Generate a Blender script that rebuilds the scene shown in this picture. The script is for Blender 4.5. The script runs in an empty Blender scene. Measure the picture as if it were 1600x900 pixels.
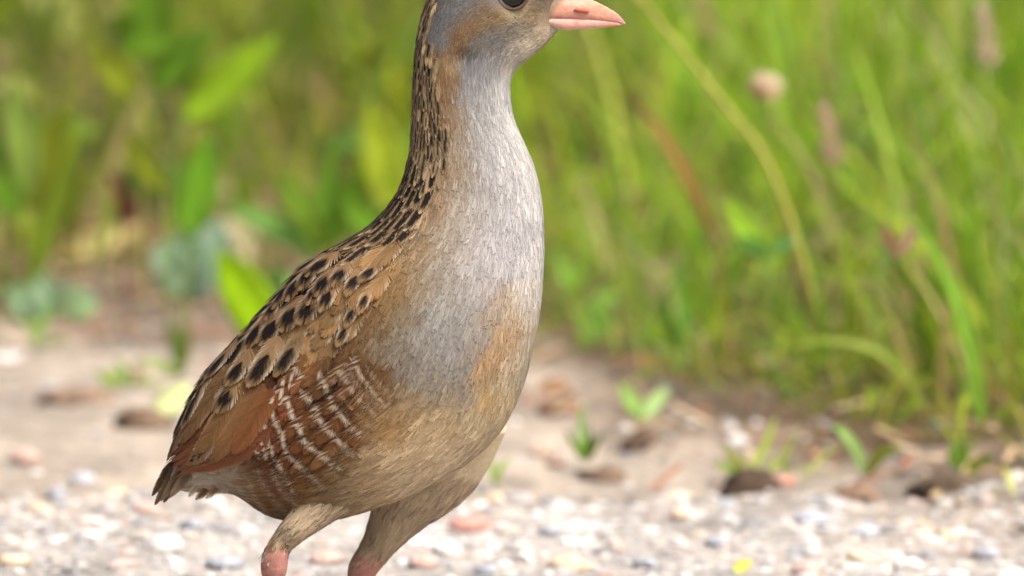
import bpy, math
import numpy as np
from mathutils import Vector, noise as mnoise
from mathutils.bvhtree import BVHTree

RNG = np.random.default_rng(7)
SC = bpy.context.scene
COL = SC.collection

# ------------------------------------------------------------------ camera
PITCH = math.radians(8.0)
DIST = 4.5
PX = 0.0002                       # metres per photograph pixel at the bird
TARGET = np.array([0.0, 0.0, 0.126])
FWD = np.array([0.0, math.cos(PITCH), -math.sin(PITCH)])
UPV = np.array([0.0, math.sin(PITCH), math.cos(PITCH)])
RGT = np.array([1.0, 0.0, 0.0])
CAM = TARGET - DIST * FWD
cam_data = bpy.data.cameras.new('camera')
cam = bpy.data.objects.new('camera', cam_data)
COL.objects.link(cam)
cam.location = CAM
cam.rotation_euler = (math.pi / 2 - PITCH, 0, 0)
cam_data.sensor_width = 36
cam_data.lens = 36 * DIST / (1600 * PX)
cam_data.clip_start = 0.1
cam_data.clip_end = 2000
cam_data.dof.use_dof = True
cam_data.dof.focus_distance = DIST - 0.016
cam_data.dof.aperture_fstop = 11.5
SC.camera = cam

# ------------------------------------------------------------------ light
SUN_DIR = np.array([0.42, -0.30, 0.86]); SUN_DIR /= np.linalg.norm(SUN_DIR)
world = bpy.data.worlds.new('World')
SC.world = world
world.use_nodes = True
wn = world.node_tree.nodes; wl = world.node_tree.links
sky = wn.new('ShaderNodeTexSky')
sky.sky_type = 'NISHITA'
sky.sun_disc = False
sky.sun_elevation = math.asin(SUN_DIR[2])
sky.sun_rotation = math.atan2(SUN_DIR[0], SUN_DIR[1])
sky.dust_density = 8.0
sky.air_density = 0.5
sky.ozone_density = 0.2
wl.new(sky.outputs[0], wn['Background'].inputs[0])
wn['Background'].inputs[1].default_value = 0.15
sun_data = bpy.data.lights.new('sun', 'SUN')
sun_data.energy = 2.6
sun_data.angle = math.radians(18)
sun_data.color = (1.0, 0.965, 0.90)
sun = bpy.data.objects.new('sun', sun_data)
COL.objects.link(sun)
sun.rotation_euler = Vector(SUN_DIR).to_track_quat('Z', 'Y').to_euler()
SC.view_settings.view_transform = 'Standard'
SC.view_settings.look = 'None'
SC.view_settings.gamma = 1
SC.view_settings.exposure = 0.62
SC.cycles.use_denoising = True
SC.cycles.max_bounces = 6
SC.cycles.transparent_max_bounces = 4

# ------------------------------------------------------------------ helpers
def ray(px, py):
    px = np.asarray(px, float); py = np.asarray(py, float)
    k = PX / DIST
    return FWD + RGT * ((px - 800) * k)[..., None] + UPV * ((450 - py) * k)[..., None]

def at(px, py, Y=0.0):
    d = ray(px, py)
    s = (np.asarray(Y, float) - CAM[1]) / d[..., 1]
    return CAM + d * s[..., None]

def gnd(px, py):
    d = ray(px, py)
    s = -CAM[2] / d[..., 2]
    return CAM + d * s[..., None]

def proj(P):
    v = P - CAM
    dep = v @ FWD
    return 800 + (v @ RGT) / dep * DIST / PX, 450 - (v @ UPV) / dep * DIST / PX

def lin(c):
    c = np.asarray(c, float) / 255.0
    return np.where(c <= 0.04045, c / 12.92, ((c + 0.055) / 1.055) ** 2.4)

def mesh_np(name, verts, faces, cols=None, smooth=True, mat=None):
    """verts (N,3), faces (M,k) all of the same size, or a list of such arrays"""
    me = bpy.data.meshes.new(name)
    verts = np.asarray(verts, np.float32)
    fl = faces if isinstance(faces, list) else [faces]
    fl = [np.asarray(f, np.int32) for f in fl if len(f)]
    loops = np.concatenate([f.ravel() for f in fl])
    tot = np.concatenate([np.full(len(f), f.shape[1], np.int32) for f in fl])
    me.vertices.add(len(verts)); me.vertices.foreach_set('co', verts.ravel())
    me.loops.add(len(loops)); me.loops.foreach_set('vertex_index', loops)
    me.polygons.add(len(tot))
    me.polygons.foreach_set('loop_start', np.concatenate([[0], np.cumsum(tot)[:-1]]).astype(np.int32))
    me.polygons.foreach_set('loop_total', tot)
    me.polygons.foreach_set('use_smooth', np.full(len(tot), smooth))
    if cols is not None:
        ca = me.color_attributes.new('Col', 'FLOAT_COLOR', 'POINT')
        c4 = np.ones((len(verts), 4), np.float32); c4[:, :3] = cols
        ca.data.foreach_set('color', c4.ravel())
    me.update(calc_edges=True)
    me.validate()
    if mat: me.materials.append(mat)
    return me

def link(name, me, parent=None, **props):
    o = bpy.data.objects.new(name, me)
    COL.objects.link(o)
    if parent: o.parent = parent
    for k, v in props.items(): o[k] = v
    return o

def mat_new(name, rough=0.6, spec=0.3):
    m = bpy.data.materials.new(name); m.use_nodes = True
    nt = m.node_tree; b = nt.nodes['Principled BSDF']
    b.inputs['Roughness'].default_value = rough
    b.inputs['Specular IOR Level'].default_value = spec
    return m, nt, b

def mat_attr(name, rough=0.6, spec=0.3, transl=0.0, noise=0.0, nscale=200.0, bump=0.0, bscale=300.0, sss=0.0):
    m, nt, b = mat_new(name, rough, spec)
    N = nt.nodes; L = nt.links
    a = N.new('ShaderNodeAttribute'); a.attribute_name = 'Col'
    col = a.outputs['Color']
    if noise:
        tc = N.new('ShaderNodeTexCoord')
        nz = N.new('ShaderNodeTexNoise'); nz.inputs['Scale'].default_value = nscale; nz.inputs['Detail'].default_value = 4
        L.new(tc.outputs['Object'], nz.inputs['Vector'])
        mr = N.new('ShaderNodeMapRange'); mr.inputs['From Min'].default_value = 0.3; mr.inputs['From Max'].default_value = 0.7
        mr.inputs['To Min'].default_value = 1 - noise; mr.inputs['To Max'].default_value = 1 + noise
        L.new(nz.outputs[0], mr.inputs['Value'])
        mx = N.new('ShaderNodeVectorMath'); mx.operation = 'SCALE'
        L.new(col, mx.inputs[0]); L.new(mr.outputs[0], mx.inputs['Scale'])
        col = mx.outputs[0]
    L.new(col, b.inputs['Base Color'])
    if bump:
        tc = N.new('ShaderNodeTexCoord')
        nb = N.new('ShaderNodeTexNoise'); nb.inputs['Scale'].default_value = bscale; nb.inputs['Detail'].default_value = 3
        L.new(tc.outputs['Object'], nb.inputs['Vector'])
        bp = N.new('ShaderNodeBump'); bp.inputs['Strength'].default_value = bump; bp.inputs['Distance'].default_value = 0.001
        L.new(nb.outputs[0], bp.inputs['Height']); L.new(bp.outputs[0], b.inputs['Normal'])
    if sss:
        b.inputs['Subsurface Weight'].default_value = sss
        b.inputs['Subsurface Radius'].default_value = (0.002, 0.0008, 0.0005)
        b.inputs['Subsurface Scale'].default_value = 1.0
    if transl:
        t = N.new('ShaderNodeBsdfTranslucent'); L.new(col, t.inputs['Color'])
        ms = N.new('ShaderNodeMixShader'); ms.inputs[0].default_value = transl
        L.new(b.outputs[0], ms.inputs[1]); L.new(t.outputs[0], ms.inputs[2])
        L.new(ms.outputs[0], N['Material Output'].inputs['Surface'])
    return m

def grid_faces(n, m, wrap=False):
    i = np.arange(n - 1)[:, None]; j = np.arange(m if wrap else m - 1)[None, :]
    j2 = (j + 1) % m
    return np.stack([i * m + j, i * m + j2, (i + 1) * m + j2, (i + 1) * m + j], -1).reshape(-1, 4)

def catmull(P, n):
    P = np.asarray(P, float)
    k = len(P)
    t = np.linspace(0, k - 1, n)
    i = np.clip(t.astype(int), 0, k - 2); f = (t - i)[:, None]
    E = np.vstack([2 * P[0] - P[1], P, 2 * P[-1] - P[-2]])
    a, b, c, d = E[i], E[i + 1], E[i + 2], E[i + 3]
    return 0.5 * (2 * b + (c - a) * f + (2 * a - 5 * b + 4 * c - d) * f ** 2 + (3 * b - a - 3 * c + d) * f ** 3)

def vnoise(x, y, seed=0):
    """smooth value noise, vectorised, 0..1"""
    xi = np.floor(x).astype(np.int64); yi = np.floor(y).astype(np.int64)
    fx = x - xi; fy = y - yi
    fx = fx * fx * (3 - 2 * fx); fy = fy * fy * (3 - 2 * fy)
    def h(a, b):
        n = (a * 374761393 + b * 668265263 + seed * 1442695041) & 0x7fffffff
        n = ((n ^ (n >> 13)) * 1274126177) & 0x7fffffff
        return ((n ^ (n >> 16)) & 0xffff) / 65535.0
    return (h(xi, yi) * (1 - fx) + h(xi + 1, yi) * fx) * (1 - fy) + (h(xi, yi + 1) * (1 - fx) + h(xi + 1, yi + 1) * fx) * fy

# ------------------------------------------------------------------ ground
def ground_z(x, y):
    z = 0.012 * (vnoise(x * 9, y * 9, 1) - 0.5) + 0.008 * (vnoise(x * 31, y * 31, 2) - 0.5) + 0.0025 * (vnoise(x * 90, y * 90, 3) - 0.5)
    near = np.clip((y - 0.05) / 0.5, 0.06, 1)       # the worn gravel track is flatter
    return z * near

# edge of the grass, in photograph pixels on the ground
EDGE = np.array([[-2600, 500], [-600, 455], [0, 450], [200, 452], [420, 455], [620, 480], [860, 515], [1000, 575], [1180, 612], [1380, 660], [1600, 705], [1900, 745], [3600, 815]])
EG = gnd(EDGE[:, 0], EDGE[:, 1])
def edge_y(x):
    return np.interp(x, EG[:, 0], EG[:, 1])

def axis(lo, hi, step, far):
    core = np.arange(lo, hi + step / 2, step)
    g = step * 1.35 ** np.arange(1, 40); g = np.cumsum(g); g = g[g < far]
    return np.concatenate([(lo - g)[::-1], core, hi + g])
gx = axis(-0.75, 0.75, 0.010, 300); gy = axis(-0.8, 2.2, 0.010, 600)
XX, YY = np.meshgrid(gx, gy)
ZZ = ground_z(XX, YY)
gm, nt, b = mat_new('ground_soil', 0.95, 0.15)
N, L = nt.nodes, nt.links
tc = N.new('ShaderNodeTexCoord')
ca = N.new('ShaderNodeAttribute'); ca.attribute_name = 'Col'
n1 = N.new('ShaderNodeTexNoise'); n1.inputs['Scale'].default_value = 260; n1.inputs['Detail'].default_value = 6
n2 = N.new('ShaderNodeTexNoise'); n2.inputs['Scale'].default_value = 38; n2.inputs['Detail'].default_value = 5
L.new(tc.outputs['Object'], n1.inputs['Vector']); L.new(tc.outputs['Object'], n2.inputs['Vector'])
ad = N.new('ShaderNodeMath'); ad.operation = 'ADD'; L.new(n1.outputs[0], ad.inputs[0]); L.new(n2.outputs[0], ad.inputs[1])
mr = N.new('ShaderNodeMapRange'); mr.inputs['From Min'].default_value = 0.65; mr.inputs['From Max'].default_value = 1.35
mr.inputs['To Min'].default_value = 0.5; mr.inputs['To Max'].default_value = 1.45
L.new(ad.outputs[0], mr.inputs['Value'])
vm = N.new('ShaderNodeVectorMath'); vm.operation = 'SCALE'
L.new(ca.outputs['Color'], vm.inputs[0]); L.new(mr.outputs[0], vm.inputs['Scale'])
L.new(vm.outputs[0], b.inputs['Base Color'])
bp = N.new('ShaderNodeBump'); bp.inputs['Strength'].default_value = 0.8; bp.inputs['Distance'].default_value = 0.004
L.new(n1.outputs[0], bp.inputs['Height']); L.new(bp.outputs[0], b.inputs['Normal'])
e = YY - edge_y(XX)                                    # metres behind the grass edge
sand = lin((158, 147, 134)); gravel = lin((160, 155, 149)); litter = lin((92, 76, 60)); moss = lin((66, 66, 36))
def smooth(a, lo, hi):
    f = np.clip((a - lo) / (hi - lo), 0, 1); return (f * f * (3 - 2 * f))[..., None]
wob = 0.16 * (vnoise(XX * 14, YY * 14, 5) - 0.5) + 0.08 * (vnoise(XX * 45, YY * 45, 6) - 0.5)
gc = gravel + (sand - gravel) * smooth(YY + wob, 0.28, 0.46)
gc = gc * (.72 + .5 * vnoise(XX * 60, YY * 38, 8) * vnoise(XX * 21, YY * 15, 9) + .25 * vnoise(XX * 25, YY * 14, 10))[..., None]
gc = gc + (litter - gc) * smooth(e + wob, -0.26, 0.02)
gc = gc + (moss - gc) * smooth(e + wob, 0.15, 0.5)
me = mesh_np('ground', np.stack([XX, YY, ZZ], -1).reshape(-1, 3), grid_faces(*XX.shape), gc.reshape(-1, 3), True, gm)
link('ground', me, kind='structure')
# ================================================================== gravel, stones, clods
def ico(sub):
    bm_ = __import__('bmesh'); b_ = bm_.new(); bm_.ops.create_icosphere(b_, subdivisions=sub, radius=1)
    b_.verts.ensure_lookup_table()
    v = np.array([p.co[:] for p in b_.verts]); f = np.array([[q.index for q in p.verts] for p in b_.faces]); b_.free()
    return v, f
ICO = {k: ico(k) for k in (1, 2, 3)}
def stone_verts(sub, size, flat, r, rough=.28):
    """an irregular worn pebble: a sphere cut by random facets and squeezed"""
    v = ICO[sub][0].copy()
    for _ in range(7):
        n = r.normal(0, 1, 3); n /= np.linalg.norm(n); h = r.uniform(.62, .92)
        d = v @ n; v = v - np.maximum(0, d - h)[:, None] * n * .85
    v = v * (1 + rough * .25 * r.normal(0, 1, (len(v), 1)) * (sub < 3)) * np.array([r.uniform(.8, 1.25), r.uniform(.7, 1.0), flat])
    a = r.uniform(0, 6.28); c, s_ = math.cos(a), math.sin(a)
    return np.stack([v[:, 0] * c - v[:, 1] * s_, v[:, 0] * s_ + v[:, 1] * c, v[:, 2]], -1) * size
stone_mat = mat_attr('pebble_stone', .75, .3, noise=.22, nscale=420, bump=.5, bscale=700)
SR = np.random.default_rng(21)
PEB = lin(np.array([(226, 222, 216), (206, 200, 196), (184, 180, 178), (158, 156, 158), (222, 196, 182), (214, 168, 152), (226, 210, 186), (196, 176, 152), (168, 176, 186), (132, 128, 126), (236, 232, 224), (190, 150, 132)]))
PWT = np.array([.18, .20, .18, .09, .06, .025, .11, .07, .035, .02, .05, .01])
vs, fs, cs_ = [], [], []; o = 0
protos = [stone_verts(1, 1.0, SR.uniform(.35, .6), SR) for _ in range(40)]
n = 20000
y = np.where(SR.uniform(0, 1, n) < .86, SR.uniform(-.45, .40, n), SR.uniform(.30, .80, n)); x = SR.uniform(-.55, .55, n)
size = np.clip(SR.lognormal(math.log(.0022), .5, n), .0010, .0075)
# fewer and smaller pebbles on the sandy margin
keep = (y < .42) | (SR.uniform(0, 1, n) < .4); keep &= y < edge_y(x) + .05
x, y, size = x[keep], y[keep], size[keep]
ci = SR.choice(len(PEB), len(x), p=PWT / PWT.sum())
zz = ground_z(x, y)
F1 = ICO[1][1]
for i in range(len(x)):
    p = protos[i % 40]
    a = SR.uniform(0, 6.28); c, s_ = math.cos(a), math.sin(a)
    q = np.stack([p[:, 0] * c - p[:, 1] * s_, p[:, 0] * s_ + p[:, 1] * c, p[:, 2]], -1) * size[i] + np.array([x[i], y[i], zz[i] - size[i] * .06])
    vs.append(q); fs.append(F1 + o); o += len(q)
    cs_.append(np.repeat(((PEB[ci[i]] * .6 + PEB[ci[i]].mean() * .4) * SR.uniform(.48, .86))[None], len(q), 0))
link('gravel', mesh_np('gravel', np.vstack(vs), np.vstack(fs), np.vstack(cs_), False, stone_mat), kind='stuff', label='pale mixed gravel covering the worn track', category='gravel')

def stone(px, py, w, flat, rgb, label, group=None, name='stone', sub=3, seed=None):
    """a stone seen at a ground pixel, w = its width in photograph pixels there"""
    r = np.random.default_rng(seed if seed is not None else int(px * 7 + py))
    g = gnd(px, py); sc_ = np.linalg.norm(g - CAM) / DIST
    s = w * PX * sc_ / 2
    v = stone_verts(sub, s, flat, r)
    me = mesh_np(name, v, ICO[sub][1], np.repeat(lin(rgb)[None], len(v), 0) * .72 * r.uniform(.8, 1.15, (len(v), 1)), True, stone_mat)
    o = link(name, me, label=label, category='stone')
    o.location = (g[0], g[1], float(ground_z(g[0], g[1])) - v[:, 2].min() * .45)
    if group: o['group'] = group
    return o
stone(735, 818, 84, .45, (216, 164, 150), 'flat salmon pink stone lying in the gravel behind the bird')
stone(1012, 522, 40, .7, (206, 204, 210), 'whitish grey stone on bare soil below the grass edge', sub=3)
stone(1222, 755, 42, .7, (208, 158, 140), 'small pink stone touching the dark soil clod')
stone(1352, 832, 54, .45, (196, 204, 216), 'bluish grey stone lying flat on the sand')
stone(1268, 812, 56, .4, (182, 186, 198), 'long grey stone half sunk in the sand')
stone(1586, 762, 44, .7, (218, 210, 200), 'pale rounded stone beside the mossy clod')
stone(1270, 700, 34, .6, (190, 152, 122), 'small orange brown stone at the curved sprout')
stone(40, 700, 56, .5, (214, 182, 170), 'pale pink stone on sand at the gravel margin')
stone(440, 728, 30, .6, (160, 166, 178), 'dark bluish pebble lying near the tail')
stone(130, 735, 48, .5, (198, 200, 206), 'light grey flat stone at the edge of the gravel')
stone(845, 700, 40, .6, (204, 178, 158), 'tan stone beside the green grass sprout')
stone(868, 715, 34, .6, (196, 160, 144), 'reddish tan stone beside the green grass sprout')
gl = {'w': ('white rounded stone among the pale gravel', (236, 232, 226), 'white gravel stones'), 'p': ('pinkish stone among the pale gravel', (214, 184, 172), 'pink gravel stones'),
      'g': ('grey stone among the pale gravel', (176, 180, 188), 'grey gravel stones'), 'b': ('cream coloured stone among the pale gravel', (230, 210, 180), 'cream gravel stones')}
for i, (sx, sy, sw, k) in enumerate([(140, 858, 62, 'w'), (255, 866, 72, 'w'), (300, 838, 50, 'g'), (60, 800, 50, 'b'), (228, 812, 48, 'p'), (700, 862, 52, 'w'), (660, 888, 60, 'p'), (860, 830, 46, 'g'), (890, 884, 72, 'b'), (1010, 880, 52, 'g'), (960, 850, 44, 'p'), (1260, 890, 60, 'p'), (1420, 880, 56, 'w'), (1540, 862, 50, 'g'), (1480, 838, 44, 'b'), (770, 775, 40, 'b'), (1060, 800, 44, 'b'), (1120, 846, 40, 'g'), (20, 888, 60, 'b'), (350, 892, 56, 'g'), (330, 800, 42, 'w'), (90, 765, 40, 'g'), (510, 880, 54, 'p'), (1580, 895, 54, 'w'), (820, 870, 40, 'w'), (1340, 868, 40, 'b'), (180, 775, 38, 'b'), (760, 890, 46, 'g')]):
    lb, rgb, gr = gl[k]
    stone(sx, sy, sw, .5, rgb, lb, gr, seed=900 + i)

clod_mat = mat_attr('soil_clod', .95, .1, noise=.35, nscale=240, bump=.9, bscale=420)
def clod(px, py, w, h, rgb, label):
    r = np.random.default_rng(int(px + py)); g = gnd(px, py); k = np.linalg.norm(g - CAM) / DIST
    v = ICO[3][0] * (1 + np.array([.34 * mnoise.noise(Vector(p) * 1.7 + Vector((px, py, 0))) + .26 * mnoise.noise(Vector(p) * 4.5 + Vector((px, py, 9))) for p in ICO[3][0]]))[:, None]
    v = v * np.array([w, w * .7, h * 2]) * PX * k / 2
    c = np.repeat(lin(rgb)[None], len(v), 0) * r.uniform(.6, 1.3, (len(v), 1))
    o = link('soil_clod', mesh_np('soil_clod', v, ICO[3][1], c, True, clod_mat), label=label, category='soil clod')
    o.location = (g[0], g[1], float(ground_z(g[0], g[1])) + h * PX * k * .08)
clod(1172, 758, 100, 34, (74, 62, 52), 'dark crumbly soil clod with thin sprouts on top')
clod(1490, 762, 130, 28, (92, 80, 66), 'wide dark soil clod with a little moss and a leaf')
clod(1002, 682, 64, 26, (108, 90, 76), 'small brown soil clod under a two leaved seedling')
clod(945, 732, 80, 22, (110, 92, 78), 'low grey brown soil clod beside the green grass sprout')
clod(225, 665, 90, 26, (112, 94, 78), 'brown soil clod beside a pale fallen leaf')
clod(120, 632, 120, 20, (128, 108, 92), 'low brown soil clod on the sandy margin under the grass')
clod(640 + 235, 640, 70, 24, (122, 96, 76), 'greyish brown soil clod behind the breast of the bird')
clod(1340, 760, 80, 22, (128, 108, 92), 'flat light brown soil clod near the curved sprout')

# ================================================================== grass
leaf_mat = mat_attr('leaf_green', .5, .35, transl=.42, noise=.14, nscale=90)
grass_mat = mat_attr('grass_blade', .5, .3, transl=.5)
dry_mat = mat_attr('dry_plant', .7, .2, transl=.2, noise=.2, nscale=150)
GR = np.random.default_rng(77)
GREENS = lin(np.array([(156, 184, 38), (138, 178, 44), (172, 196, 48), (118, 158, 50), (182, 194, 60), (104, 142, 46), (190, 192, 84), (200, 184, 120), (166, 138, 86)]))
def blades(n, x, y, height, width, bend, colw, seed):
    r = np.random.default_rng(seed)
    K = 6
    s = np.linspace(0, 1, K)[None, :]
    az = r.uniform(0, 2 * np.pi, n)[:, None]; lean = (np.abs(r.normal(0, .42, n)))[:, None]
    bd = bend[:, None] * r.uniform(.3, 1.0, n)[:, None]
    h = height[:, None]
    # the blade leans and then arches over
    ang = lean + bd * s ** 1.3
    ds = h / (K - 1)
    rad = np.cumsum(np.sin(ang) * ds, 1) - np.sin(ang[:, :1]) * ds; up = np.cumsum(np.cos(ang) * ds, 1) - np.cos(ang[:, :1]) * ds
    cx = x[:, None] + np.cos(az) * rad; cy = y[:, None] + np.sin(az) * rad; cz = ground_z(x, y)[:, None] - .003 + up
    cz = np.maximum(cz, .002)
    w = width[:, None] / 2 * np.minimum(1, .55 + s * 1.6) * np.clip((1.0 - s) / .45, .04, 1)
    fa = az + np.pi / 2 + r.normal(0, .5, n)[:, None]
    dx, dy = np.cos(fa) * w, np.sin(fa) * w
    P = np.stack([np.stack([cx - dx, cy - dy, cz], -1), np.stack([cx + dx, cy + dy, cz + w * .25], -1)], 2)   # n,K,2,3
    ci = r.choice(len(GREENS), n, p=colw / colw.sum())
    c = GREENS[ci] * r.uniform(.65, 1.25, (n, 1)) * (.72 + .5 * vnoise(x * 11, y * 8, 61))[:, None] * np.array([1.0, 1.0, 1.0]) * (1 + np.array([.22, 0, -.1]) * (vnoise(x * 7, y * 5, 62) - .4)[:, None])
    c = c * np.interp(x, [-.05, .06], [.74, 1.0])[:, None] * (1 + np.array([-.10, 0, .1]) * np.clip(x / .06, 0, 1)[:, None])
    c = c[:, None, :] * np.ones((1, K, 1))
    c = c + (lin((150, 140, 80)) - c) * (np.clip(s - .75, 0, 1) * 1.2 * (r.uniform(0, 1, n) < .25)[:, None])[..., None]
    C = np.repeat(c[:, :, None, :], 2, 2)
    k = (np.arange(n) * K * 2)[:, None, None]; j = np.arange(K - 1)[None, :, None] * 2
    f = k + j + np.array([0, 1, 3, 2])[None, None]
    return P.reshape(-1, 3), f.reshape(-1, 4), C.reshape(-1, 3)
def meadow(n, seed):
    r = np.random.default_rng(seed)
    x = r.uniform(-1.1, 1.1, n); y = r.uniform(.45, 2.6, n)
    e = y - edge_y(x)
    right = np.clip((x - .0) / .12, 0, 1)
    dens = np.clip(e / .07, 0, 1) * (.55 + .45 * right) + .06 * (e > -.14)
    pat = .6 * vnoise(x * 14, y * 9, 33) + .4 * vnoise(x * 31, y * 22, 34)
    dens *= np.where(right > .5, np.clip((pat - .27) * 2.7, .10, 1), np.clip((pat - .40) * 2.4, .04, .55))
    k = r.uniform(0, 1, n) < dens
    x, y, e, right = x[k], y[k], e[k], right[k]; n = len(x)
    hgt = (.035 + .115 * np.clip(e / .40, 0, 1)) * r.uniform(.6, 1.5, n) * (.78 + .32 * right)
    hgt = np.where(e < 0, hgt * .5, hgt)
    wid = r.uniform(.0010, .0038, n) * (1 + .3 * (1 - right) * r.uniform(0, 1, n))
    cw = np.array([.20, .15, .19, .10, .12, .06, .09, .07, .04])
    bend = np.where(r.uniform(0, 1, n) < .35, 2.4, 1.1)
    return blades(n, x, y, hgt, wid, bend, cw, seed + 1)
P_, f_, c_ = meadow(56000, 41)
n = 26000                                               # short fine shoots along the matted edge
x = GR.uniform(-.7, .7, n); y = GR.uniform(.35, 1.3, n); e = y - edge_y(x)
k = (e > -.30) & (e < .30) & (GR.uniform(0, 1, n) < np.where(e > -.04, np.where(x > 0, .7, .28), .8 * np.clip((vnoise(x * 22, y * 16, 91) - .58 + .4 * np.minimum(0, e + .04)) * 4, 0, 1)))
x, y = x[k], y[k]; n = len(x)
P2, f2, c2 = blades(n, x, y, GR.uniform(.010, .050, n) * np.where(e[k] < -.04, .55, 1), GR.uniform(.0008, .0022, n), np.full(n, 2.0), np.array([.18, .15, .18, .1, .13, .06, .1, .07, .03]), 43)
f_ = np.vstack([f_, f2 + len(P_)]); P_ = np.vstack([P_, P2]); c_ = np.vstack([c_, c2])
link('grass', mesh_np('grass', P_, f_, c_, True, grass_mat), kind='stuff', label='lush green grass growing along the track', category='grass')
print('grass faces', len(f_))
# small litter of dry bits under the grass
n = 9000
x = GR.uniform(-.6, .6, n); y = GR.uniform(.3, 1.6, n); k = GR.uniform(0, 1, n) < np.clip(((y - edge_y(x)) + .34) / .34, 0, 1) ** 1.5; x, y = x[k], y[k]; n = len(x)
az = GR.uniform(0, 6.28, n); ln = GR.uniform(.003, .018, n); wd = GR.uniform(.0006, .0032, n); z = ground_z(x, y) + GR.uniform(.001, .006, n); tl = GR.normal(0, .25, n)
dx, dy = np.cos(az) * ln / 2, np.sin(az) * ln / 2; nx, ny = -np.sin(az) * wd / 2, np.cos(az) * wd / 2
P_ = np.stack([np.stack([x - dx - nx, y - dy - ny, z - tl * ln / 2], -1), np.stack([x - dx + nx, y - dy + ny, z - tl * ln / 2 + .0006], -1), np.stack([x + dx + nx, y + dy + ny, z + tl * ln / 2 + .0006], -1), np.stack([x + dx - nx, y + dy - ny, z + tl * ln / 2], -1)], 1)
lc = lin(np.array([(150, 122, 92), (176, 152, 118), (118, 90, 66), (190, 172, 144), (160, 104, 76), (92, 72, 54)]))[GR.integers(0, 6, n)]
link('plant_litter', mesh_np('plant_litter', P_.reshape(-1, 3), np.arange(n * 4).reshape(-1, 4), np.repeat(lc, 4, 0), False, dry_mat), kind='stuff', label='dry plant litter on the soil under the grass', category='litter')

# ================================================================== single plants, each with its own stem and leaves
def leaf_geo(path, width, fold=.25, cup=.12, n=14, tip=1.0, base=.35, yaw=0.0):
    """a leaf blade along a 3-D path: width in metres, folded along the midrib, with thickness"""
    c = catmull(path, n); t = np.linspace(0, 1, n)
    tg = np.gradient(c, axis=0); tg /= np.linalg.norm(tg, axis=1, keepdims=True)
    view = np.array([math.sin(yaw), -math.cos(yaw), .35]); view /= np.linalg.norm(view)
    sd = np.cross(tg, view); sd /= np.linalg.norm(sd, axis=1, keepdims=True) + 1e-9
    nr = np.cross(sd, tg)
    w = width / 2 * np.sin(np.pi * np.clip(t, 0, 1) ** base) ** .8; w = np.maximum(w, width * .015)
    a = np.linspace(-1, 1, 7)[None, :, None]
    P = c[:, None, :] + sd[:, None, :] * w[:, None, None] * a + nr[:, None, :] * w[:, None, None] * (fold * np.abs(a) - fold * .5 + cup * np.sin(t * 9)[:, None, None] * a)
    top = P.reshape(-1, 3); bot = (P - nr[:, None, :] * .00025).reshape(-1, 3)
    f = grid_faces(n, 7); m = len(top)
    rim_a = np.concatenate([np.arange(0, n) * 7, (n - 1) * 7 + np.arange(1, 7), (np.arange(n - 2, -1, -1)) * 7 + 6, np.arange(5, -1, -1)])
    rim = np.stack([rim_a[:-1], rim_a[1:], rim_a[1:] + m, rim_a[:-1] + m], -1)
    return np.vstack([top, bot]), np.vstack([f, f[:, ::-1] + m, rim]), np.concatenate([np.abs(a[0, :, 0])[None].repeat(n, 0).ravel()] * 2)
def stem_geo(path, r0, r1, n=16, m=7):
    c = catmull(path, n); tg = np.gradient(c, axis=0); tg /= np.linalg.norm(tg, axis=1, keepdims=True)
    b1 = np.cross(tg, [.3, 1, .1]); b1 /= np.linalg.norm(b1, axis=1, keepdims=True); b2 = np.cross(tg, b1)
    th = np.linspace(0, 2 * np.pi, m, endpoint=False); R = np.linspace(r0, r1, n)[:, None, None]
    return c[:, None, :] + R * (b1[:, None, :] * np.cos(th)[None, :, None] + b2[:, None, :] * np.sin(th)[None, :, None])
def plant(name, label, cat, foot, leaves, stems=(), group=None, mat=None, extra=None):
    """foot: ground pixel. leaves: (list of pixels, width px, sRGB[, depth offsets]) ; stems: (pixels, radius px, sRGB)"""
    g = gnd(*foot); k = np.linalg.norm(g - CAM) / DIST
    g[2] = float(ground_z(g[0], g[1]))
    root = link(name, None, label=label, category=cat); root.location = g
    if group: root['group'] = group
    def pts(pp, sway):
        p = np.array([at(a, b, g[1]) for a, b in pp]); p[:, 1] += sway * np.linspace(0, 1, len(p)); p[:, 2] = np.maximum(p[:, 2], g[2] + .0008)
        return p - g
    r = np.random.default_rng(int(foot[0] * 3 + foot[1]))
    for pp, w, rgb in stems:
        P = stem_geo(pts(pp, 0.0), w * PX * k, w * PX * k * .6)
        v, f, t = capped_(P)
        link('stem', mesh_np('stem', v, [f, t], np.repeat(lin(rgb)[None], len(v), 0), True, mat or leaf_mat), root)
    for i, lf in enumerate(leaves):
        pp, w, rgb = lf[:3]
        sway = lf[3] if len(lf) > 3 else r.uniform(-.012, .012)
        v, f, av = leaf_geo(pts(pp, sway), w * PX * k, base=lf[4] if len(lf) > 4 else .8)
        c = lin(rgb)[None] * (1.15 - .3 * av[:, None] + .18 * (av[:, None] < .1))
        link('leaf', mesh_np('leaf', v, f, c, True, mat or leaf_mat), root)
    return root, g, k
def capped_(P):
    n, m = P.shape[:2]; v = np.vstack([P.reshape(-1, 3), P[0].mean(0), P[-1].mean(0)]); f = grid_faces(n, m, True)
    j = np.arange(m); j2 = (j + 1) % m
    return v, f, np.vstack([np.stack([j2, j, np.full(m, n * m)], -1), np.stack([(n - 1) * m + j, (n - 1) * m + j2, np.full(m, n * m + 1)], -1)])

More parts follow.
